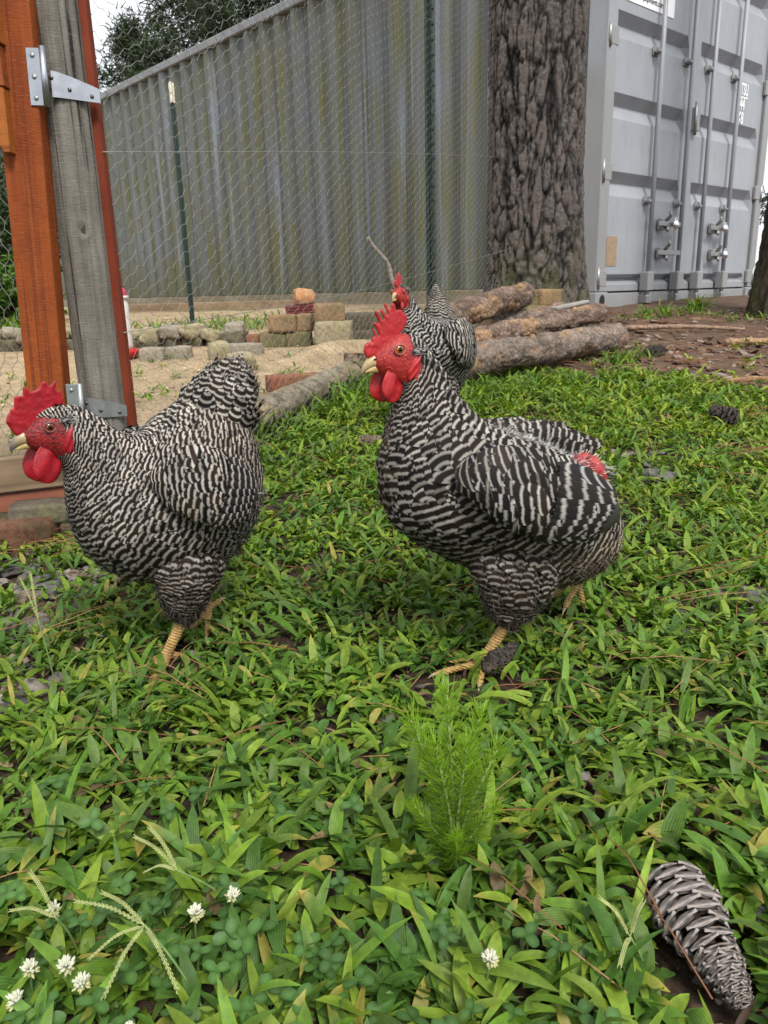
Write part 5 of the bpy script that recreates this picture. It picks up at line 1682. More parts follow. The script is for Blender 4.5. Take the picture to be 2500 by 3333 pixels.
# -------------------------------------------------------------- the plump hen by the gate
hen1 = empty('hen', (-.3285, 1.0066, 0), math.pi + R(38))
tag(hen1, 'plump barred hen with drooping red comb standing in front of the orange gate', 'hen', 'barred hens in the yard')
wing1 = [((.014, .070, .290), (.014, .074, .270), .005), ((-.004, .080, .306), (.0, .090, .250), .012), ((-.032, .086, .320), (-.022, .098, .230), .016),
         ((-.063, .088, .313), (-.058, .100, .214), .016), ((-.092, .082, .292), (-.090, .094, .212), .013), ((-.118, .072, .266), (-.116, .082, .220), .009), ((-.134, .062, .246), (-.132, .068, .230), .005)]
cfg1 = dict(
    seed=11, eye=(.107, .0180, .352), face_axis=(.96, -.28), face_back=.019, cap=.030, m_body=M_BODY1, m_feather=M_FEATHER_F,
    m_comb=M_COMB_D, m_iris=M_IRIS1, m_lid=M_LID1, m_beak=M_BEAK1,
    trunk=[((.136, .347), (.133, .330), .007, 0), ((.124, .359), (.121, .320), .0135, 0), ((.105, .371), (.107, .312), .0195, 0),
           ((.083, .373), (.095, .302), .0225, 0), ((.062, .367), (.091, .288), .027, 0), ((.042, .352), (.092, .270), .032, 0),
           ((.022, .334), (.093, .246), .042, 0), ((.000, .324), (.090, .218), .056, 0), ((-.022, .326), (.080, .186), .073, 0),
           ((-.045, .343), (.058, .156), .086, 0), ((-.070, .358), (.022, .132), .091, 0), ((-.096, .372), (-.024, .119), .091, 0),
           ((-.120, .374), (-.070, .118), .087, 0), ((-.142, .355), (-.108, .132), .079, 0), ((-.158, .318), (-.136, .160), .063, 0),
           ((-.166, .275), (-.154, .195), .042, 0), ((-.170, .250), (-.166, .228), .016, 0)],
    thighs=[[((.012, .060, .200), (-.085, .062, .170), .032), ((.010, .058, .160), (-.085, .060, .135), .038), ((.006, .046, .128), (-.070, .046, .112), .034),
             ((.0, .038, .105), (-.062, .038, .093), .029), ((-.008, .033, .086), (-.054, .033, .078), .024), ((-.016, .031, .074), (-.046, .031, .068), .016), ((-.024, .031, .067), (-.038, .031, .064), .008)],
            [((-.01, -.060, .200), (-.095, -.062, .160), .032), ((-.03, -.05, .155), (-.11, -.05, .115), .034), ((-.055, -.045, .115), (-.115, -.045, .085), .028),
             ((-.075, -.04, .095), (-.112, -.04, .078), .016), ((-.088, -.038, .084), (-.108, -.038, .076), .009)]],
    wings=[wing1, mirror(wing1)],
    tail=[((-.060, 0, .345), (-.150, 0, .29), .060), ((-.088, 0, .372), (-.165, 0, .330), .056), ((-.115, 0, .392), (-.172, 0, .362), .044),
          ((-.136, 0, .402), (-.172, 0, .384), .030), ((-.150, 0, .404), (-.166, 0, .396), .012)],
    pitch=lambda s: np.interp(s, [.1, .22, .34, .45, .6, 1], [.0036, .0046, .0058, .0070, .0080, .0085]),
    thigh_pitch=.0080, wing_pitch=.0090, flight_len=.066, flight_w=.0085, flight_bars=5.0, f0=.07, tail_pitch=.0085, tail_end=.86, tail_lift=.24, n_flight=10,
    brown=lambda p, S, T: .24 + .22 * np.clip((S - .5) * 3, 0, 1) * (T < .25) + .5 * np.clip((.22 - p[:, 2]) / .05, 0, 1) * np.clip((-.08 - p[:, 0]) / .06, 0, 1),
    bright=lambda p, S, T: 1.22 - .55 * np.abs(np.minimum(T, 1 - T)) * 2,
    fluff=[('trunk', 4400, .018, (.72, 1), (.25, .75), [BRN, GRY, WHT, BLK, BRN], .55), ('tail', 1800, .024, (.35, 1), (0, 1), [BLK, BRN, GRY, WHT], .8),
           ('thigh0', 4200, .016, (.0, 1), (0, 1), [BLK, BRN, BLK, GRY], .6), ('thigh1', 800, .012, (.2, 1), (0, 1), [BLK, BRN], .5)],
    comb=fleshy('comb', C1, .0048, M_COMB_D, .0010, 2.0, lean=.004), wattle=(.111, .331, .0190, .0245), wattle_tilt=-.12,
    lobe=(.083, .352, .0215, .0068, .0175, -.2), ear=(.086, .358, .0200), nostril=(.1315, .3435, .0062),
    beak_u=[(.118, .339, .0090), (.131, .3405, .0086), (.142, .3370, .0066), (.1485, .3308, .0034), (.1505, .3250, .0006)],
    beak_l=[(.116, .3315, .0068), (.129, .3318, .0056), (.138, .3302, .0040), (.1455, .3270, .0008)],
    legs=[dict(hock=(-.031, .031, .066), ankle=(.002, .030, .016),
               toes=[[(.016, .029, .010), (.040, .026, .007), (.062, .024, .005)], [(.010, .042, .010), (.026, .056, .008), (.040, .068, .005)],
                     [(.010, .018, .010), (.028, .004, .008), (.042, -.008, .006)], [(-.008, .028, .013), (-.022, .024, .009)]]),
          dict(hock=(-.098, -.038, .080), ankle=(-.096, -.036, .040),
               toes=[[(-.090, -.036, .030), (-.074, -.034, .020), (-.056, -.032, .012)], [(-.092, -.026, .030), (-.084, -.014, .018), (-.076, -.004, .010)],
                     [(-.094, -.048, .030), (-.088, -.06, .020), (-.080, -.07, .012)], [(-.106, -.036, .042), (-.118, -.034, .048)]])])
make_hen(hen1, cfg1)

# -------------------------------------------------------------- the hen in front of the log pile
hen3 = empty('hen', (.138, 2.30, .080), math.pi + R(66))
hen3.scale = (1.06,) * 3
tag(hen3, 'small black and white barred hen with raised tail behind the walking hen, by the logs', 'hen', 'barred hens in the yard')
wing3 = [((.050, .055, .295), (.050, .060, .262), .005), ((.022, .068, .312), (.028, .080, .228), .012),
         ((-.025, .074, .318), (-.012, .090, .200), .017), ((-.075, .074, .312), (-.06, .090, .186), .017),
         ((-.125, .066, .298), (-.11, .082, .190), .014), ((-.165, .052, .278), (-.155, .068, .206), .010), ((-.192, .042, .255), (-.186, .050, .222), .005)]
C3 = [(x * 1.0 + .043, z - .030) for x, z in [(.1, .435), (.112, .440), (.113, .452), (.106, .449), (.104, .462), (.097, .456), (.094, .470), (.087, .462), (.082, .474), (.076, .464), (.070, .466), (.066, .455), (.072, .442), (.082, .437)]]
HY = -.028
def yo(*v): return v
cfg3 = dict(
    seed=33, eye=(.130, .0165, .395), face_axis=(.97, -.2), face_back=.019, cap=.024, m_body=M_BODY2, m_feather=M_FEATHER_F, head_off=HY,
    m_comb=M_COMB, m_iris=M_IRIS2, m_lid=M_LID, m_beak=M_BEAK2,
    trunk=[((.157, .390), (.155, .374), .007, HY), ((.146, .401), (.144, .365), .013, HY), ((.126, .412), (.128, .358), .018, HY),
           ((.106, .411), (.117, .350), .020, HY), ((.088, .398), (.115, .338), .022, HY), ((.070, .375), (.114, .320), .028, HY * .9),
           ((.050, .352), (.113, .298), .036, HY * .75), ((.028, .334), (.112, .272), .047, HY * .5), ((.000, .322), (.106, .244), .060, HY * .25),
           ((-.035, .316), (.092, .214), .074, 0), ((-.075, .315), (.065, .186), .084, 0), ((-.115, .312), (.02, .160), .088, 0),
           ((-.150, .304), (-.035, .135), .086, 0), ((-.180, .282), (-.095, .112), .080, 0), ((-.202, .246), (-.150, .105), .066, 0),
           ((-.215, .208), (-.192, .125), .045, 0), ((-.222, .178), (-.215, .150), .018, 0)],
    thighs=[[((-.01, .055, .20), (-.09, .06, .160), .032), ((.0, .052, .165), (-.085, .054, .120), .034), ((-.012, .045, .125), (-.075, .045, .095), .028),
             ((-.024, .038, .098), (-.065, .038, .08), .020), ((-.034, .036, .078), (-.055, .036, .066), .010)]],
    wings=[wing3, mirror(wing3)],
    tail=[((-.080, -.010, .300), (-.190, -.010, .250), .052), ((-.105, -.018, .345), (-.200, -.018, .308), .038), ((-.118, -.022, .375), (-.196, -.022, .350), .024),
          ((-.126, -.025, .394), (-.188, -.025, .378), .015), ((-.140, -.025, .402), (-.178, -.025, .394), .008)],
    pitch=lambda s: np.interp(s, [.1, .22, .34, .45, .6, 1], [.0055, .0070, .0090, .0105, .0115, .0115]),
    thigh_pitch=.0110, wing_pitch=.0140, flight_len=.110, flight_w=.011, flight_bars=4.0, f0=.07, tail_pitch=.0100, tail_end=.72, n_flight=8,
    brown=lambda p, S, T: .05 + 0 * S,
    fluff=[('trunk', 900, .016, (.75, 1), (.25, .75), [GRY, WHT, BLK], .5), ('thigh0', 500, .012, (.15, 1), (0, 1), [BLK, GRY, WHT], .5)],
    comb=fleshy('comb', C3, .0040, M_COMB, .0005, 3.0, y0=HY), wattle=(.132, .372, .011, .0135), lobe=(.110, .388, .0180, .005, .010, -.3),
    ear=(.110, .397, .0175), nostril=(.156, .3855, .0060),
    beak_u=[(.147, .386, .0078), (.157, .386, .0066), (.165, .381, .0042), (.170, .375, .0018), (.1713, .371, .0005)],
    beak_l=[(.145, .376, .0060), (.155, .3755, .0046), (.163, .374, .0026), (.168, .372, .0006)],
    legs=[dict(hock=(-.050, .036, .070), ankle=(-.02, .035, .016), toes=[[(-.004, .034, .010), (.022, .032, .007), (.048, .030, .005)],
               [(-.012, .046, .010), (.002, .062, .008), (.014, .075, .005)], [(-.010, .024, .010), (.012, .008, .008), (.028, -.004, .006)]]),
          dict(hock=(-.050, -.036, .070), ankle=(-.02, -.035, .016), toes=[[(-.004, -.034, .010), (.022, -.032, .007), (.048, -.030, .005)],
               [(-.012, -.046, .010), (.002, -.062, .008), (.014, -.075, .005)], [(-.010, -.024, .010), (.012, -.008, .008), (.028, .004, .006)]])])
make_hen(hen3, cfg3)
# ================================================================== ground cover
def leaf_strips(base, az, L, W, el0, droop, fold, roll, col, nseg=5, tip=None, prof=None):
    """arching blades: five-segment strips with a folded midrib"""
    n = len(L)
    t = np.linspace(0, 1, nseg + 1)
    if prof is None:
        prof = np.interp(t, [0, .10, .28, .5, .75, .9, 1], [.50, .86, 1.0, .95, .66, .34, .02])
    el = el0[:, None] - droop[:, None] * t[None] ** 1.2
    dr = np.cos(el) * (L / nseg)[:, None]
    dz = np.sin(el) * (L / nseg)[:, None]
    r = np.concatenate([np.zeros((n, 1)), np.cumsum(dr[:, :-1], 1)], 1)
    z = np.concatenate([np.zeros((n, 1)), np.cumsum(dz[:, :-1], 1)], 1)
    sway = (roll * .25)[:, None] * (t ** 2)[None] * L[:, None]
    ca, sa = np.cos(az)[:, None], np.sin(az)[:, None]
    C = np.stack([base[:, 0:1] + r * ca - sway * sa, base[:, 1:2] + r * sa + sway * ca, base[:, 2:3] + z], -1)
    side = np.stack([-sa * np.cos(roll)[:, None] + 0 * r, ca * np.cos(roll)[:, None] + 0 * r, np.sin(roll)[:, None] + 0 * r], -1)
    up = np.stack([-np.sin(el) * ca, -np.sin(el) * sa, np.cos(el)], -1)
    w = W[:, None] * prof[None]
    off = (w * fold[:, None])[..., None] * up
    V = np.stack([C - side * w[..., None] + off, C, C + side * w[..., None] + off], 2)
    V = V.reshape(-1, 3)
    m = (nseg + 1) * 3
    F = (grid_faces(nseg + 1, 3)[None] + (np.arange(n) * m)[:, None, None]).reshape(-1, 4)
    cc = np.repeat(col[:, None], nseg + 1, 1)
    if tip is not None:
        k = (tip[:, None] * np.clip((t[None] - .55) / .45, 0, 1) ** 1.2)[..., None]
        cc = cc * (1 - k) + np.array([.42, .28, .06]) * k
    cc = np.repeat(cc[:, :, None], 3, 2)
    cc = cc * np.array([1.0, .86, 1.0])[None, None, :, None]
    uv = np.stack(np.broadcast_arrays(np.array([0, .5, 1])[None, None], t[None, :, None], np.zeros((n, 1, 1)))[:2], -1).reshape(-1, 2)
    return V, F, cc.reshape(-1, 3), uv

def m_grass():
    t = NT('grass blade')
    uv = t.n('ShaderNodeUVMap').outputs[0]
    sp = t.n('ShaderNodeSeparateXYZ'); t.l(uv, sp.inputs[0])
    vein = t.math('SINE', t.math('MULTIPLY', sp.outputs[0], 44))
    n = t.noise(t.coord('Object'), 130, 3, .6)
    c = t.mix(1.0, t.attr('Col'), t.ramp(n, [(.3, .72), (.7, 1.22)]), 'MULTIPLY')
    c = t.mix(t.ramp(vein, [(.0, 0.), (1., .14)]), c, (.30, .42, .12))
    t.bump(vein, .10, .0015)
    t.fin(c, .48, 0, Specular_IOR_Level=.26)
    return t.translucent(t.mix(1.0, c, (1.25, 1.35, .5), 'MULTIPLY'), .26)
M_GRASS = m_grass()
GREENS = np.array([(.078, .170, .015), (.108, .208, .016), (.050, .124, .016), (.144, .236, .018), (.082, .150, .022), (.168, .246, .022)])

rg4 = np.random.default_rng(44)
def yard_points(y0, y1, dens):
    if dens < 0:            # the yard to either side of the picture, coarser
        n = int(-dens * (y1 - y0) * 2.2)
        y = rg4.uniform(y0, y1, n)
        x = (.68 * y + .20 + rg4.uniform(0, 1.1, n)) * rg4.choice([-1, 1], n)
        return x, y
    n = int(dens * (y1 - y0) * (1.35 * y1 + .5))
    y = rg4.uniform(y0, y1, n)
    hw = .68 * y + .22
    x = rg4.uniform(-1, 1, n) * (.68 * y1 + .22)
    m = abs(x) < hw
    return x[m], y[m]
CONE_A, CONE_B = np.array([.226, .521]), np.array([.243, .412])
def seg_dist(x, y, a, b):
    d = b - a; L = d @ d
    t = np.clip(((x - a[0]) * d[0] + (y - a[1]) * d[1]) / L, 0, 1)
    return np.hypot(x - a[0] - t * d[0], y - a[1] - t * d[1])
def grass_keep(x, y):
    P = np.stack([x, y, 0 * x], 1)
    n = vnoise(P, 3.2, 5.5) * .5 + vnoise(P, 9, 2.5) * .5
    d = 1.0 + .7 * np.clip(n, -1, 0)
    d *= 1 - .90 * z_bare(x, y)
    d *= 1 - z_sand(x, y) * .97
    d *= 1 - z_mulch(x, y) * .97
    d *= 1 - .95 * (seg_dist(x, y, CONE_A, CONE_B) < .036)
    d *= 1 - .88 * (np.hypot((x - .095) / 1.25, y - .895) < .075)
    d *= 1 - .5 * (np.hypot(x + .33, y - .975) < .05)
    d *= 1 - .8 * (seg_dist(x, y, np.array([.33, 2.95]), np.array([1.15, 3.78])) < .09)
    return rg4.random(len(x)) < d
gm = MB()
NL = 0
for (y0, y1, dens, nl, sc, nseg) in [(.30, .62, 2000, 8, 1.04, 5), (.62, 1.0, 2100, 8, .80, 5), (1.0, 1.6, 1850, 8, .76, 4), (1.6, 2.4, 1500, 8, .80, 3), (2.4, 3.9, 950, 8, .95, 3), (.10, 2.6, -820, 7, .95, 2)]:
    x, y = yard_points(y0, y1, dens)
    k = grass_keep(x, y)
    x, y = x[k], y[k]
    P = len(x)
    X = np.repeat(x, nl) + rg4.normal(0, .012, P * nl)
    Y = np.repeat(y, nl) + rg4.normal(0, .012, P * nl)
    N = len(X)
    nearcone = seg_dist(X, Y, CONE_A, CONE_B) < .045
    Z = ground_z(X, Y) + rg4.uniform(-.004, .022, N) * sc
    az0 = np.repeat(rg4.uniform(0, 6.283, P), nl)
    az = az0 + np.tile(np.arange(nl), P) * (2.4) + rg4.normal(0, .5, N)
    L = sc * rg4.gamma(9, .0043, N)
    sc = abs(sc)
    L = np.clip(L, .014, .080) * np.repeat(rg4.uniform(.65, 1.25, P), nl) * np.where(nearcone, .55, 1)
    W = sc * np.clip(rg4.normal(.0060, .0010, N), .0028, .0090) * np.repeat(rg4.choice([1.0, 1.15, .62, .9], P), nl)
    el = rg4.uniform(.10, 1.15, N) * np.where(nearcone, .5, 1)
    droop = rg4.uniform(.2, 1.5, N)
    fold = rg4.uniform(.05, .45, N)
    roll = rg4.normal(0, .35, N)
    hue = np.repeat(rg4.integers(0, len(GREENS), P), nl)
    col = GREENS[hue] * rg4.uniform(.75, 1.30, N)[:, None]
    # patches of lusher, yellower growth towards the back right
    f = np.clip((Y - 1.2) / 1.2, 0, 1)[:, None] * .5 + np.clip(X - .2, 0, .6)[:, None] * .4
    col = col * (1 + f * np.array([.55, .28, .1]))
    kind = rg4.random(N)
    L = np.where(kind < .018, L * .6, L)
    col[kind < .018] = np.array([.23, .145, .07]) * rg4.uniform(.5, 1.2, ((kind < .018).sum(), 1))
    yl = (kind > .018) & (kind < .032)
    col[yl] = np.array([.30, .27, .05])
    tip = np.where(rg4.random(N) < .09, rg4.uniform(.4, 1, N), 0)
    V, F, C, U = leaf_strips(np.stack([X, Y, Z], 1), az, L, W, el, droop, fold, roll, col, nseg, tip)
    gm.add(V, F, uv=U, col=C)
    NL += N
# lanky grass by the end of the landscape timber, the logs and the kerb
def tuft(cx, cy, r, n, Lm, Wm, bright=1., z0=0.):
    a = rg4.uniform(0, 6.283, n); q = r * np.sqrt(rg4.random(n))
    X, Y = cx + q * np.cos(a), cy + q * np.sin(a)
    N = n
    col = GREENS[rg4.integers(1, len(GREENS), N)] * rg4.uniform(.8, 1.35, N)[:, None] * bright
    V, F, C, U = leaf_strips(np.stack([X, Y, ground_z(X, Y) + z0], 1), rg4.uniform(0, 6.283, N), Lm * rg4.uniform(.55, 1.25, N), Wm * rg4.uniform(.7, 1.3, N),
                             rg4.uniform(.75, 1.45, N), rg4.uniform(.6, 2.4, N), rg4.uniform(.1, .5, N), rg4.normal(0, .3, N), col, 6)
    gm.add(V, F, uv=U, col=C)
for (cx, cy, r, n, Lm, Wm) in [(-.06, 2.80, .14, 130, .13, .0042), (-.16, 2.55, .10, 80, .11, .0042), (.08, 2.95, .12, 110, .14, .0042), (-.27, 2.35, .07, 50, .09, .0045), (.30, 2.75, .16, 130, .10, .0036),
                               (.48, 2.85, .15, 110, .10, .0036), (.20, 2.62, .15, 90, .09, .0036), (.66, 3.05, .12, 60, .08, .0034), (-.02, 3.12, .05, 22, .20, .0045), (-.42, 2.22, .04, 9, .17, .0045), (-.36, 2.30, .03, 8, .16, .0045),
                               (1.02, 3.42, .05, 45, .09, .0036), (1.10, 3.50, .05, 40, .10, .0034), (1.22, 3.55, .04, 18, .08, .003),
                               (1.86, 5.35, .12, 70, .11, .004), (2.12, 5.42, .10, 40, .08, .004), (2.30, 5.0, .25, 60, .06, .004), (2.05, 5.2, .2, 50, .06, .004), (2.22, 5.55, .05, 30, .14, .008), (1.70, 5.15, .15, 40, .06, .004),
                               (-1.4, 5.2, .30, 120, .10, .005), (-1.0, 5.3, .30, 120, .10, .005), (-.75, 5.2, .2, 70, .13, .005), (-1.9, 5.0, .3, 140, .12, .005), (-2.3, 4.9, .3, 180, .14, .006), (-2.6, 5.3, .4, 220, .18, .007), (-.45, 5.4, .2, 50, .10, .005),
                               (-.60, 1.38, .10, 22, .06, .004), (-.64, 1.15, .14, 30, .06, .0045)]:
    tuft(cx, cy, r, n, Lm, Wm)
go = obj('grass', gm.mesh('grass', M_GRASS))
tag(go, 'broad-bladed green crabgrass carpeting the yard under the hens', 'grass', kind='stuff')

# ---- clover
def m_clover():
    t = NT('clover leaf')
    t.fin(t.attr('Col'), .5, 0, Specular_IOR_Level=.3)
    return t.translucent(t.mix(1.0, t.attr('Col'), (1.1, 1.25, .6), 'MULTIPLY'), .25)
M_CLOVER = m_clover()
def clover(mb, p, h, r, az, tilt, col, rg):
    top = np.array([p[0], p[1], p[2] + h])
    mb.tube([p, (np.array(p) + top) / 2 + rg.normal(0, .003, 3), top], .0006, 4, False, col=(.12, .20, .06))
    nrm = np.array([math.cos(az) * math.sin(tilt), math.sin(az) * math.sin(tilt), math.cos(tilt)])
    e1 = np.cross(nrm, [0.3, 1, 0.1]); e1 /= np.linalg.norm(e1)
    e2 = np.cross(nrm, e1)
    a = np.linspace(-math.pi, math.pi, 13)[:-1]
    rr = r * (1 - .16 * np.exp(-(a / .35) ** 2)) * (.92 + .10 * np.cos(2 * a))
    for k in range(3):
        t = az + k * 2.094
        d = e1 * math.cos(t) + e2 * math.sin(t)
        s = np.cross(nrm, d)
        c = top + d * r * 1.0
        ring = c + np.outer(rr * np.cos(a), d) * 1.05 + np.outer(rr * np.sin(a), s) * .9 + np.outer(np.full(12, .0016) * np.abs(np.sin(a)), nrm)
        V = np.vstack([ring, c - nrm * .0006])
        kk = np.arange(12)
        cc = np.vstack([np.tile(np.array(col), (12, 1)), np.array(col) * 1.5 + .02])
        mb.add(V, T=np.stack([kk, (kk + 1) % 12, np.full(12, 12)], 1), col=cc)
cm = MB()
for k in range(160):
    if k < 95: x, y = rg4.uniform(-.36, -.04), rg4.uniform(.36, .53)
    elif k < 125: x, y = rg4.uniform(-.05, .14), rg4.uniform(.38, .50)
    else: x, y = rg4.uniform(-.45, .3), rg4.uniform(.38, .75)
    if seg_dist(np.array([x]), np.array([y]), CONE_A, CONE_B)[0] < .05: continue
    g = rg4.uniform(.75, 1.3)
    clover(cm, (x, y, 0), rg4.uniform(.018, .046), rg4.uniform(.0046, .0074), rg4.uniform(0, 6.28), rg4.uniform(0, .6), (.044 * g, .105 * g, .018 * g), rg4)
tag(obj('clover_leaves', cm.mesh('clover_leaves', M_CLOVER)), 'round blue-green clover leaves among the grass in the foreground', 'clover', kind='stuff')

M_PETAL = plain('clover petal', (.50, .50, .38), .6, nscale=300, var=.15)
M_PETAL_O = plain('faded clover petal', (.40, .40, .18), .6, nscale=300, var=.2)
M_STEMG = plain('green stem', (.12, .20, .055), .55, nscale=80)
flw = [(-.152, .482, .046, .5, 'half-faded clover flower left of the pair right of centre in the lower left'), (-.126, .495, .050, .3, 'clover flower furthest right of the lower left group, beside a seed stalk'),
       (-.231, .433, .050, .0, 'fullest white clover flower in the lower left corner group'), (-.257, .433, .048, .1, 'white clover flower left of the fullest one in the corner group'),
       (-.218, .424, .044, .3, 'drooping clover flower just below the fullest white one'), (-.258, .411, .044, .4, 'clover flower touching the left edge near the bottom corner'),
       (-.176, .392, .036, .3, 'small clover flower at the bottom edge left of centre'), (.067, .433, .046, .2, 'lone clover flower on the right of the bottom centre'),
       (-.262, .487, .048, .6, 'browning clover flower behind a crabgrass seed head at the left')]
for (x, y, h, old, lab) in flw:
    r = empty('clover_flower', (x, y, 0)); tag(r, lab, 'flower', 'white clover flowers in the foreground')
    obj('stem', MB().tube(catmull0([(.004, .004, 0), (-.002, .002, h * .5), (0, 0, h)], 8), .0009, 6).mesh('stem', M_STEMG), r)
    for part, mt, lo, hi, n in (('petals', M_PETAL, -.35 + old * .9, 1.0, int(46 * (1 - old * .6))), ('faded_petals', M_PETAL_O, -1.0, -.2 + old * .9, int(24 + 30 * old))):
        pm = MB()
        for k in range(n):
            cz = rg4.uniform(lo, hi); a = rg4.uniform(0, 6.283)
            d = np.array([math.cos(a) * math.sqrt(max(0, 1 - cz * cz)), math.sin(a) * math.sqrt(max(0, 1 - cz * cz)), cz])
            d = d * np.array([.9, .9, 1]) + np.array([0, 0, .35 if part == 'petals' else -.1])
            d /= np.linalg.norm(d)
            p0 = np.array([0, 0, h]) + d * .0012
            L = rg4.uniform(.0036, .0064)
            pm.tube([p0, p0 + d * L * .6, p0 + d * L + np.array([0, 0, .0008])], [.0004, .0011, .0004], 5)
        obj(part, pm.mesh(part, mt), r)['kind'] = 'stuff'

# ---- crabgrass seed heads
M_SEED = plain('seed spike', (.30, .33, .12), .65, nscale=150, var=.3)
heads = [('crabgrass seed head with many fingers spread across the lower left clover', (-.176, .442, .075), (-.13, .425, .0), [(-.228, .455, .085), (-.212, .463, .085), (-.212, .430, .060), (-.196, .408, .050), (-.148, .412, .050)]),
         ('crabgrass seed head leaning left above the clover flowers', (-.168, .501, .070), (-.118, .518, .0), [(-.206, .522, .085), (-.194, .524, .092), (-.198, .512, .060)]),
         ('thin crabgrass seed head near the left edge', (-.251, .467, .060), (-.243, .482, .0), [(-.277, .491, .080), (-.288, .475, .060)]),
         ('crabgrass seed head beside the grey pinecone', (.169, .446, .050), (.186, .44, .0), [(.151, .461, .070), (.178, .451, .075), (.158, .432, .040)]),
         ('pale seed head standing in the bare patch near the plump hen', (-.455, .93, .10), (-.44, .92, 0), [(-.50, .99, .135), (-.49, 1.0, .14), (-.47, .96, .15)]),
         ('fine seed head on the right beyond the feathery plant', (.46, .78, .07), (.45, .77, 0), [(.50, .80, .11), (.43, .80, .115), (.47, .83, .12)])]
for lab, hub, ft, tips in heads:
    hub = np.array(hub); r = empty('seed_head', ft); tag(r, lab, 'seed head', 'crabgrass seed heads')
    ft = np.array(ft)
    obj('stalk', MB().tube(catmull0([(0, 0, 0), (hub - ft) * .5 + np.array([0, 0, .008]), hub - ft], 10), .0009, 6).mesh('stalk', M_STEMG), r)
    for tp in tips:
        a, b = hub - ft, np.array(tp) - ft
        K = catmull0([a, (a + b) / 2 + np.array([0, 0, .005]), b], 34)
        sp = MB().tube(K, .0004, 5)
        for q in range(2, 34):
            d = K[q] - K[q - 1]; d /= np.linalg.norm(d)
            sd = np.cross(d, [0, 0, 1.]); sd /= np.linalg.norm(sd) + 1e-9
            sg = 1 if q % 2 else -1
            sp.tube([K[q] + sd * sg * .0004, K[q] + sd * sg * .0013 + d * .0016, K[q] + sd * sg * .0010 + d * .0032], [.0002, .0005, .0002], 4)
        obj('spike', sp.mesh('spike', M_SEED), r)

# ---- feathery dog-fennel plant
M_FENN = m_leaf('fennel filaments', .5, .3)
fen = empty('feathery_plant', (.054, .56, 0))
tag(fen, 'bright green feathery plant with thread-like leaves in front of the walking hen', 'plant')
stems = [((-.006, .020, .172), 1.), ((-.044, .020, .150), .9), ((.028, .020, .150), .9), ((.045, .010, .125), .8), ((-.020, .0, .135), .8), ((.012, -.004, .138), .8), ((-.042, .010, .072), .6), ((.043, .010, .068), .6), ((-.002, -.030, .068), .7), ((.02, .03, .11), .7), ((-.03, .035, .12), .7)]
fl = MB()
for tip_, sc in stems:
    tip_ = np.array(tip_) * np.array([.82, 1, 1])
    K = catmull0([(0, 0, .004), tip_ * np.array([.25, .3, .5]), tip_], 22)
    obj('stem', MB().tube(K, np.linspace(.0020, .0006, 22), 6).mesh('stem', plain('fennel stem', (.20, .26, .09), .6, nscale=80) if 'fennel stem' not in bpy.data.materials else bpy.data.materials['fennel stem']), fen)
    for q in range(5, 22):
        f = q / 21
        d = K[q] - K[q - 1]; d /= np.linalg.norm(d)
        nn = int(10 + 12 * f)
        for k in range(nn):
            a = rg4.uniform(0, 6.283)
            e1 = np.cross(d, [1, .2, .1]); e1 /= np.linalg.norm(e1); e2 = np.cross(d, e1)
            o_ = e1 * math.cos(a) + e2 * math.sin(a)
            v = o_ * .9 + d * (.25 + .9 * f ** 2) + rg4.normal(0, .18, 3)
            v /= np.linalg.norm(v)
            L = sc * rg4.uniform(.010, .032) * (1.15 - .35 * f)
            p0 = K[q] + rg4.normal(0, .001, 3); p1 = p0 + v * L * .55; p2 = p0 + v * L + d * L * .18
            c = np.array([.075, .165, .014]) * (1 - f) * .9 + np.array([.185, .320, .018]) * f
            c = c * rg4.uniform(.75, 1.25)
            w = .00036
            s_ = np.cross(v, [0, 1, 0]); s_ /= np.linalg.norm(s_) + 1e-9
            fl.add([p0 - s_ * w, p0 + s_ * w, p1 - s_ * w * .9, p1 + s_ * w * .9, p2], [[0, 1, 3, 2]], [[2, 3, 4]], col=c)
            if rg4.random() < .35:
                b2 = p1 + (v + rg4.normal(0, .6, 3)) * L * .4
                fl.add([p1 - s_ * w * .8, p1 + s_ * w * .8, b2], None, [[0, 1, 2]], col=c)
obj('foliage', fl.mesh('foliage', M_FENN), fen)['kind'] = 'stuff'

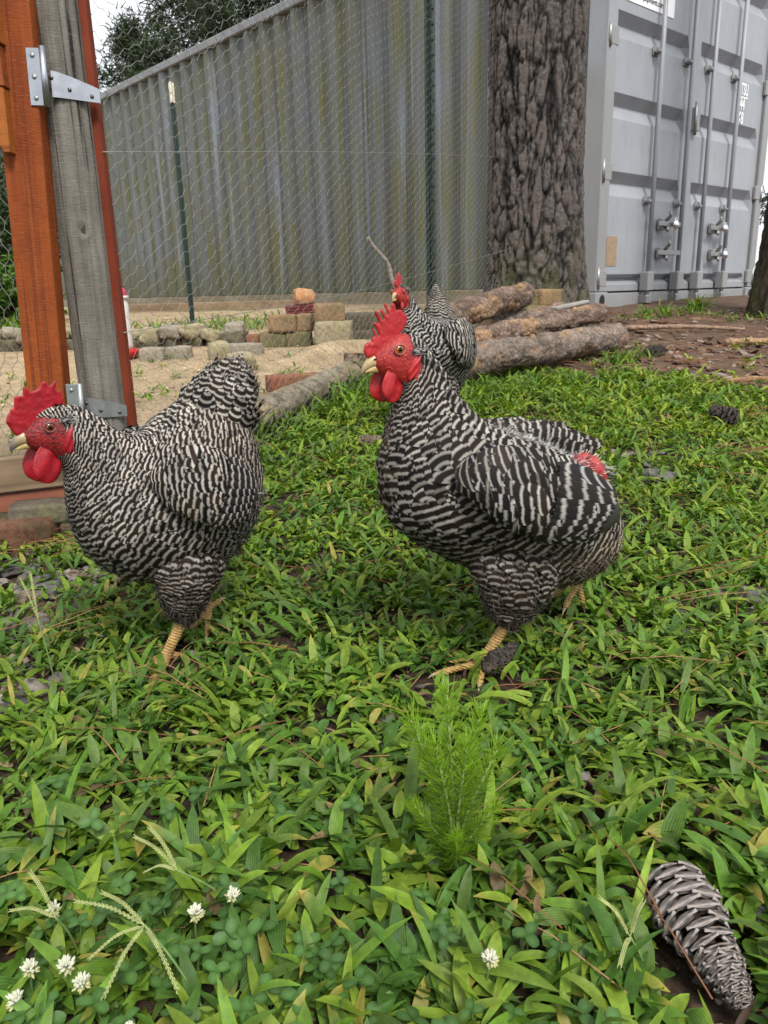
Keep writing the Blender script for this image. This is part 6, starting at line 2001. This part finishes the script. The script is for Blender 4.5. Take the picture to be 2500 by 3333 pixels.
# ---- pine cones
def m_scale():
    t = NT('pinecone scale')
    p = t.coord('Object')
    g = t.n('ShaderNodeSeparateColor'); t.l(t.attr('Col'), g.inputs[0])
    n = t.noise(p, 420, 4, .65)
    tip = t.mix(t.ramp(n, [(.3, 0.), (.7, 1.)]), (.22, .175, .145), (.50, .455, .42))
    c = t.mix(t.ramp(g.outputs[0], [(.45, 0.), (.8, 1.)]), (.014, .009, .007), tip)
    c = t.mix(g.outputs[1], c, (.16, .075, .030))
    t.bump(n, .5, .002)
    return t.fin(c, .75, 0, Specular_IOR_Level=.25)
M_SCALE = m_scale()
M_SCALE_D = plain('dark old pinecone', (.055, .042, .034), .85, nscale=120, var=.6)
def scale_mesh():
    # wedge pointing along +x, broad rounded thick tip with a small keel and prickle
    nx, ny = 6, 5
    xs = np.array([0, .40, .70, .84, .96, 1.0])
    ws = np.array([.14, .24, .40, .54, .56, .40])
    th = np.array([.04, .04, .05, .09, .14, .09])
    V, C = [], []
    for side in (1, -1):
        for i in range(nx):
            for j in range(ny):
                u = j / (ny - 1) * 2 - 1
                keel = .03 * max(0, 1 - abs(u) * 1.6) if side > 0 and i >= 3 else 0
                V.append((xs[i], u * ws[i], side * th[i] * (1 - u * u * .6) + keel + .10 * xs[i] ** 2))
                C.append((1. if xs[i] > .86 else 0., 1. if (i == 4 and j == 2 and side > 0) else 0., 0))
    V = np.array(V); n = nx * ny
    f = grid_faces(nx, ny)
    Q = np.vstack([f[:, ::-1], f + n])
    rim = [(i, 0) for i in range(nx)] + [(nx - 1, j) for j in range(1, ny)] + [(i, ny - 1) for i in range(nx - 2, -1, -1)] + [(0, j) for j in range(ny - 2, 0, -1)]
    idx = [i * ny + j for i, j in rim]
    for a, b in zip(idx, idx[1:] + idx[:1]): Q = np.vstack([Q, [[a, b, b + n, a + n]]])
    return mesh('scale', V, Q, M_SCALE, col=np.array(C))
SC_ME = scale_mesh()
def cone_scales(length, rmax, nsc, opened=.55):
    out = []
    for k in range(nsc):
        f = ((k + .5) / nsc) ** .86
        x = length * f
        rad = rmax * (np.interp(f, [0, .08, .28, .5, .75, .93, 1], [.45, .86, 1, .86, .66, .42, .18]))
        a = k * 2.39996
        op = np.interp(f, [0, .12, .40, .58, 1], [1.35, 1.12, .95, .50, .30]) * (.5 + opened * .9)
        s = rad * (1.10 if f < .55 else 1.22)
        out.append((x, rad, a, op, s, f))
    return out
def pine_cone(loc, rot, length, rmax, nsc, label, parts=True, mat=None, opened=.55):
    r = empty('pine_cone', loc); r.rotation_euler = rot
    tag(r, label, 'pine cone', 'fallen pine cones')
    core = MB().tube([(0, 0, 0), (length * .3, 0, 0), (length * .7, 0, 0), (length * .98, 0, 0)], [rmax * .4, rmax * .5, rmax * .36, rmax * .08], 10)
    obj('core', core.mesh('core', M_SCALE_D), r)
    jm = MB()
    SV = co(SC_ME).astype(float)
    polys = np.array([list(p.vertices) for p in SC_ME.polygons])
    cols = np.zeros((len(SV), 3))
    for (x, rad, a, op, s, f) in cone_scales(length, rmax, nsc, opened):
        # scales point outward and towards the tip of the cone
        M = Matrix.Translation((x - rad * .35, 0, 0)) @ Matrix.Rotation(a, 4, 'X') @ Matrix.Rotation(-op, 4, 'Y') @ Matrix.Translation((rad * .12, 0, 0)) @ Matrix.Scale(s, 4)
        if parts:
            o = obj('scale', SC_ME, r); o.matrix_local = M
        else:
            A = np.array(M)
            jm.add(SV @ A[:3, :3].T + A[:3, 3], polys)
    if not parts:
        me = jm.mesh('scales', mat or M_SCALE_D)
        obj('scales', me, r)['kind'] = 'stuff'
    return r
va = np.array([.2255, .524, .030]); vb = np.array([.2415, .421, .018])
dv = vb - va
pine_cone(tuple(va), (0, -math.asin(dv[2] / np.linalg.norm(dv)), math.atan2(dv[1], dv[0])), float(np.linalg.norm(dv)), .0238, 104, 'large grey-tipped pine cone lying in the grass at the lower right')
pine_cone((.128, .918, .016), (0, R(-12), R(42)), .065, .016, 60, 'dark closed pine cone under the walking hen\'s planted foot', False, M_SCALE_D, .2)
pine_cone((1.05, 2.27, .10), (0, R(-30), R(160)), .075, .030, 60, 'small dark pine cone in the grass at the right, beyond the walking hen', False, M_SCALE_D, .7)
pine_cone((-.075, 2.14, .09), (0, R(-5), R(10)), .085, .020, 60, 'tan pine cone behind the walking hen\'s breast', False, plain('tan pine cone', (.23, .17, .12), .85, nscale=150, var=.5), .3)
pine_cone((1.30, 3.62, .19), (0, R(-10), R(120)), .085, .032, 60, 'brown pine cone on the mulch right of the front log', False, M_SCALE_D, .8)

# ---- stones, gravel, litter
def icosa(k=2):
    bm = bmesh.new(); bmesh.ops.create_icosphere(bm, subdivisions=k, radius=1)
    V = np.array([v.co[:] for v in bm.verts]); F = np.array([[v.index for v in f.verts] for f in bm.faces]); bm.free()
    return V, F
IV, IF = icosa()
IV1, IF1 = icosa(1)
GST = 'loose stones in the grass'
for k, (x, y, sz, z, lab) in enumerate([(.004, .490, (.026, .022, .020), .010, 'dark grey angular stone among clover at the bottom centre'), (.056, .498, (.028, .020, .020), .010, 'grey speckled stone right of the bottom centre clover'),
                                        (.303, .508, (.034, .028, .020), .010, 'tan stone at the right edge beside the pine cone'), (.662, 1.80, (.085, .06, .040), .052, 'pale grey rock in the grass right of the walking hen'),
                                        (.60, 1.14, (.05, .04, .03), .010, 'grey stone in the bare patch behind the walking hen'), (.69, 1.18, (.06, .05, .035), .012, 'darker stone at the right of the bare patch'),
                                        (-.555, 1.115, (.045, .035, .026), .010, 'grey stone in the bare soil below the masonry beam'), (-.60, 1.28, (.07, .05, .035), .012, 'flat grey stone in the gravel near the plump hen'),
                                        (.42, .70, (.05, .04, .03), .006, 'dark stone between grass blades above the pine cone')]):
    rock('stone', sz, M_GRAN, (x, y, z - .004), lab, 'stone', 50. + k * 1.7, k * .7, GST, .12, .5)
def gravel(n, zone, smin, smax, cols, name, label, cat, yr, xr, flat=.6, elong=1., lo=False):
    IV, IF = (IV1, IF1) if lo else (globals()['IV'], globals()['IF'])
    x = rg4.uniform(xr[0], xr[1], n * 6); y = rg4.uniform(yr[0], yr[1], n * 6)
    k = rg4.random(len(x)) < zone(x, y)
    x, y = x[k][:n], y[k][:n]
    n = len(x)
    sc = rg4.uniform(smin, smax, n) * rg4.uniform(.4, 1, n)
    a = rg4.uniform(0, 6.283, n)
    J = 1 + rg4.normal(0, .16, (n, len(IV), 1))
    P = IV[None] * J * sc[:, None, None] * np.array([elong, 1, flat])
    ca, sa = np.cos(a)[:, None], np.sin(a)[:, None]
    tl = rg4.normal(0, .25, n)[:, None]
    X = P[..., 0] * ca - P[..., 1] * sa; Y = P[..., 0] * sa + P[..., 1] * ca
    Zz = P[..., 2] + P[..., 0] * tl
    V = np.stack([X + x[:, None], Y + y[:, None], Zz + (ground_z(x, y) + sc * flat * .35)[:, None]], -1).reshape(-1, 3)
    F = (IF[None] + (np.arange(n) * len(IV))[:, None, None]).reshape(-1, 3)
    c = np.asarray(cols)[rg4.integers(0, len(cols), n)] * rg4.uniform(.7, 1.25, n)[:, None]
    t = NT(name + ' material')
    nz = t.noise(t.coord('Object'), 160, 4, .7)
    t.bump(nz, .4, .004)
    m = t.fin(t.mix(1.0, t.attr('Col'), t.ramp(nz, [(.3, .65), (.7, 1.25)]), 'MULTIPLY'), .9, 0, Specular_IOR_Level=.2)
    o = obj(name, mesh(name, V, F, m, col=np.repeat(c, len(IV), 0), smooth=False))
    return tag(o, label, cat, kind='stuff')
STC = [(.17, .155, .14), (.11, .10, .09), (.24, .21, .18), (.08, .072, .065), (.20, .15, .11)]
gravel(900, lambda x, y: np.clip(z_bare(x, y) * 1.2, 0, 1) * (1 - z_sand(x, y)), .003, .020, STC, 'gravel', 'grey gravel on the bare soil by the gate and behind the hens', 'gravel', (.75, 2.2), (-1.0, 1.1))
gravel(1800, lambda x, y: z_mulch(x, y) * np.where(y < 4.2, 1, .35), .006, .026, [(.15, .092, .062), (.21, .15, .11), (.10, .058, .04), (.26, .21, .17), (.14, .075, .045)], 'bark_mulch', 'reddish-brown bark mulch and gravel in front of the container', 'mulch', (2.5, 5.6), (.5, 3.0), .42, 1.7, True)
gravel(500, lambda x, y: z_sand(x, y) * .6, .003, .014, [(.46, .35, .22), (.55, .44, .29), (.34, .24, .15)], 'sand_crumbs', 'pale clods and crumbs on the sandy floor of the run', 'gravel', (1.6, 4.3), (-2.2, .2), lo=True)
gravel(900, lambda x, y: (1 - z_sand(x, y)) * (1 - z_mulch(x, y)), .003, .013, [(.10, .085, .07), (.19, .17, .15), (.07, .05, .04)], 'soil_crumbs', 'dark pebbles and soil crumbs under the grass', 'gravel', (.35, 1.6), (-.9, .9), lo=True)

# brown litter: pine needles and dead leaves
nm = MB()
M_LITTER = m_leaf('dry litter', .7, .1)
def needle(x, y, z, a, L, c, w=.0007, el=0.05):
    d = np.array([math.cos(a) * math.cos(el), math.sin(a) * math.cos(el), math.sin(el)])
    p = np.array([x, y, z]); q = p + d * L
    nm.tube([p, (p + q) / 2 + np.array([0, 0, .004]) + rg4.normal(0, .002, 3), q], [w, w, w * .6], 4, col=c)
NCOL = [(.26, .105, .045), (.20, .085, .040), (.33, .18, .085)]
for (x, y, a, n, L) in [(.52, .72, .9, 7, .16), (.40, .60, .8, 8, .14), (.62, 1.10, .25, 9, .18), (.45, 1.15, .1, 6, .16), (.72, 1.3, .5, 8, .18), (-.62, 1.38, .3, 8, .16), (-.55, 1.05, .7, 6, .16), (-.20, .86, 2.4, 4, .15), (.18, .44, 2.0, 3, .12), (.9, 1.9, .4, 8, .2), (1.1, 2.3, .2, 6, .2), (1.25, 2.85, .1, 8, .22), (.60, .95, .6, 5, .16)]:
    for k in range(n): needle(x + rg4.normal(0, .03), y + rg4.normal(0, .03), ground_z(x, y) + rg4.uniform(.02, .05), a + rg4.normal(0, .18), L * rg4.uniform(.7, 1.1), NCOL[rg4.integers(0, 3)])
for k in range(420):
    x, y = rg4.uniform(-.9, 1.3), rg4.uniform(.4, 2.4)
    if z_sand(np.array([x]), np.array([y]))[0] > .3: continue
    needle(x, y, float(ground_z(x, y)) + rg4.uniform(.003, .03), rg4.uniform(0, 3.14), rg4.uniform(.05, .15), NCOL[rg4.integers(0, 3)])
for k in range(320):
    x, y = rg4.uniform(.6, 3.0), rg4.uniform(2.8, 5.4)
    if z_mulch(np.array([x]), np.array([y]))[0] < .5: continue
    needle(x, y, float(ground_z(x, y)) + .02, rg4.uniform(0, 3.14), rg4.uniform(.08, .2), NCOL[rg4.integers(0, 3)], .0012)
N = 2000
X, Y = rg4.uniform(-.85, 1.0, N), .38 + 1.9 * rg4.random(N) ** 1.3
V, F, C, U = leaf_strips(np.stack([X, Y, ground_z(X, Y) + .003], 1), rg4.uniform(0, 6.283, N), rg4.uniform(.012, .035, N), rg4.uniform(.0015, .0035, N), rg4.uniform(0, .5, N), rg4.uniform(-.4, 1.4, N),
                         rg4.uniform(.2, .9, N), rg4.normal(0, .6, N), np.array([(.15, .095, .055), (.21, .14, .08), (.085, .052, .034), (.28, .20, .11)])[rg4.integers(0, 4, N)] * rg4.uniform(.6, 1.2, N)[:, None], 4)
nm.add(V, F, col=C)
tag(obj('leaf_litter', nm.mesh('leaf_litter', M_LITTER)), 'brown pine needles and dead blades scattered through the grass', 'litter', kind='stuff')
# a fallen branch and bark strips on the mulch
for k, (p0, p1, r, lab) in enumerate([((1.42, 4.55, .262), (2.02, 4.35, .250), .016, 'long pale dead branch on the mulch right of the log ends'), ((1.25, 2.90, .135), (1.62, 2.93, .140), .012, 'flat strip of bark at the edge of the grass on the right'),
                                      ((1.72, 3.9, .215), (2.15, 3.7, .205), .018, 'dark fallen branch lying across the middle of the mulch')]):
    o = obj('branch', MB().tube(catmull0([p0, (np.array(p0) + np.array(p1)) / 2 + np.array([0, .02, .01]), p1], 16), np.linspace(r, r * .55, 16) * (1 + .15 * np.sin(np.arange(16) * 2.1)), 8).mesh('branch', [M_LOGG, M_LOG, M_LOG][k]))
    tag(o, lab, 'branch', 'dead branches on the mulch')

# ---- shrubs behind the gate
def shrub(loc, rx, rz, n, label, cols, leaf=.035, seed=1):
    rg = np.random.default_rng(seed)
    r = empty('shrub', loc); tag(r, label, 'shrub', 'shrubs behind the gate')
    tm = MB()
    for k in range(9):
        a = rg.uniform(0, 6.28); e = np.array([math.cos(a) * rx * .7, math.sin(a) * rx * .7, rz * rg.uniform(.6, .95)])
        tm.tube(catmull0([(0, 0, 0), e * np.array([.3, .3, .5]), e], 8), np.linspace(.014, .004, 8), 6)
    obj('stems', tm.mesh('stems', M_BARK2), r)
    c = rg.normal(0, 1, (60, 3)); c /= np.linalg.norm(c, axis=1)[:, None]
    cen = c * np.array([rx, rx, rz * .5]) * rg.uniform(.45, .95, (60, 1)) + np.array([0, 0, rz * .52])
    P = cen[rg.integers(0, 60, n)] + rg.normal(0, rx * .15, (n, 3))
    P[:, 2] = np.clip(P[:, 2], .02, None)
    V, F, C, U = leaf_strips(P, rg.uniform(0, 6.283, n), leaf * rg.uniform(.6, 1.4, n), leaf * .22 * rg.uniform(.7, 1.3, n), rg.uniform(-.5, 1.1, n), rg.uniform(.2, 1.5, n),
                             rg.uniform(.1, .5, n), rg.normal(0, .5, n), np.asarray(cols)[rg.integers(0, len(cols), n)] * rg.uniform(.6, 1.3, n)[:, None], 3)
    mb = MB(); mb.add(V, F, uv=U, col=C)
    obj('leaves', mb.mesh('leaves', M_GRASS), r)['kind'] = 'stuff'
DG = [(.022, .045, .014), (.035, .070, .018), (.016, .032, .012)]
shrub((-3.10, 6.5, .36), .62, 1.15, 4600, 'dark green shrub behind the gate in front of the container', DG, .06, 3)
shrub((-3.9, 7.6, .38), .9, 1.5, 4200, 'larger dark shrub left of the first one behind the gate', DG, .08, 4)
shrub((-2.65, 5.7, .33), .38, .42, 2200, 'low bright green bush at the foot of the dark shrub', [(.07, .15, .02), (.10, .19, .03), (.05, .11, .02)], .06, 5)
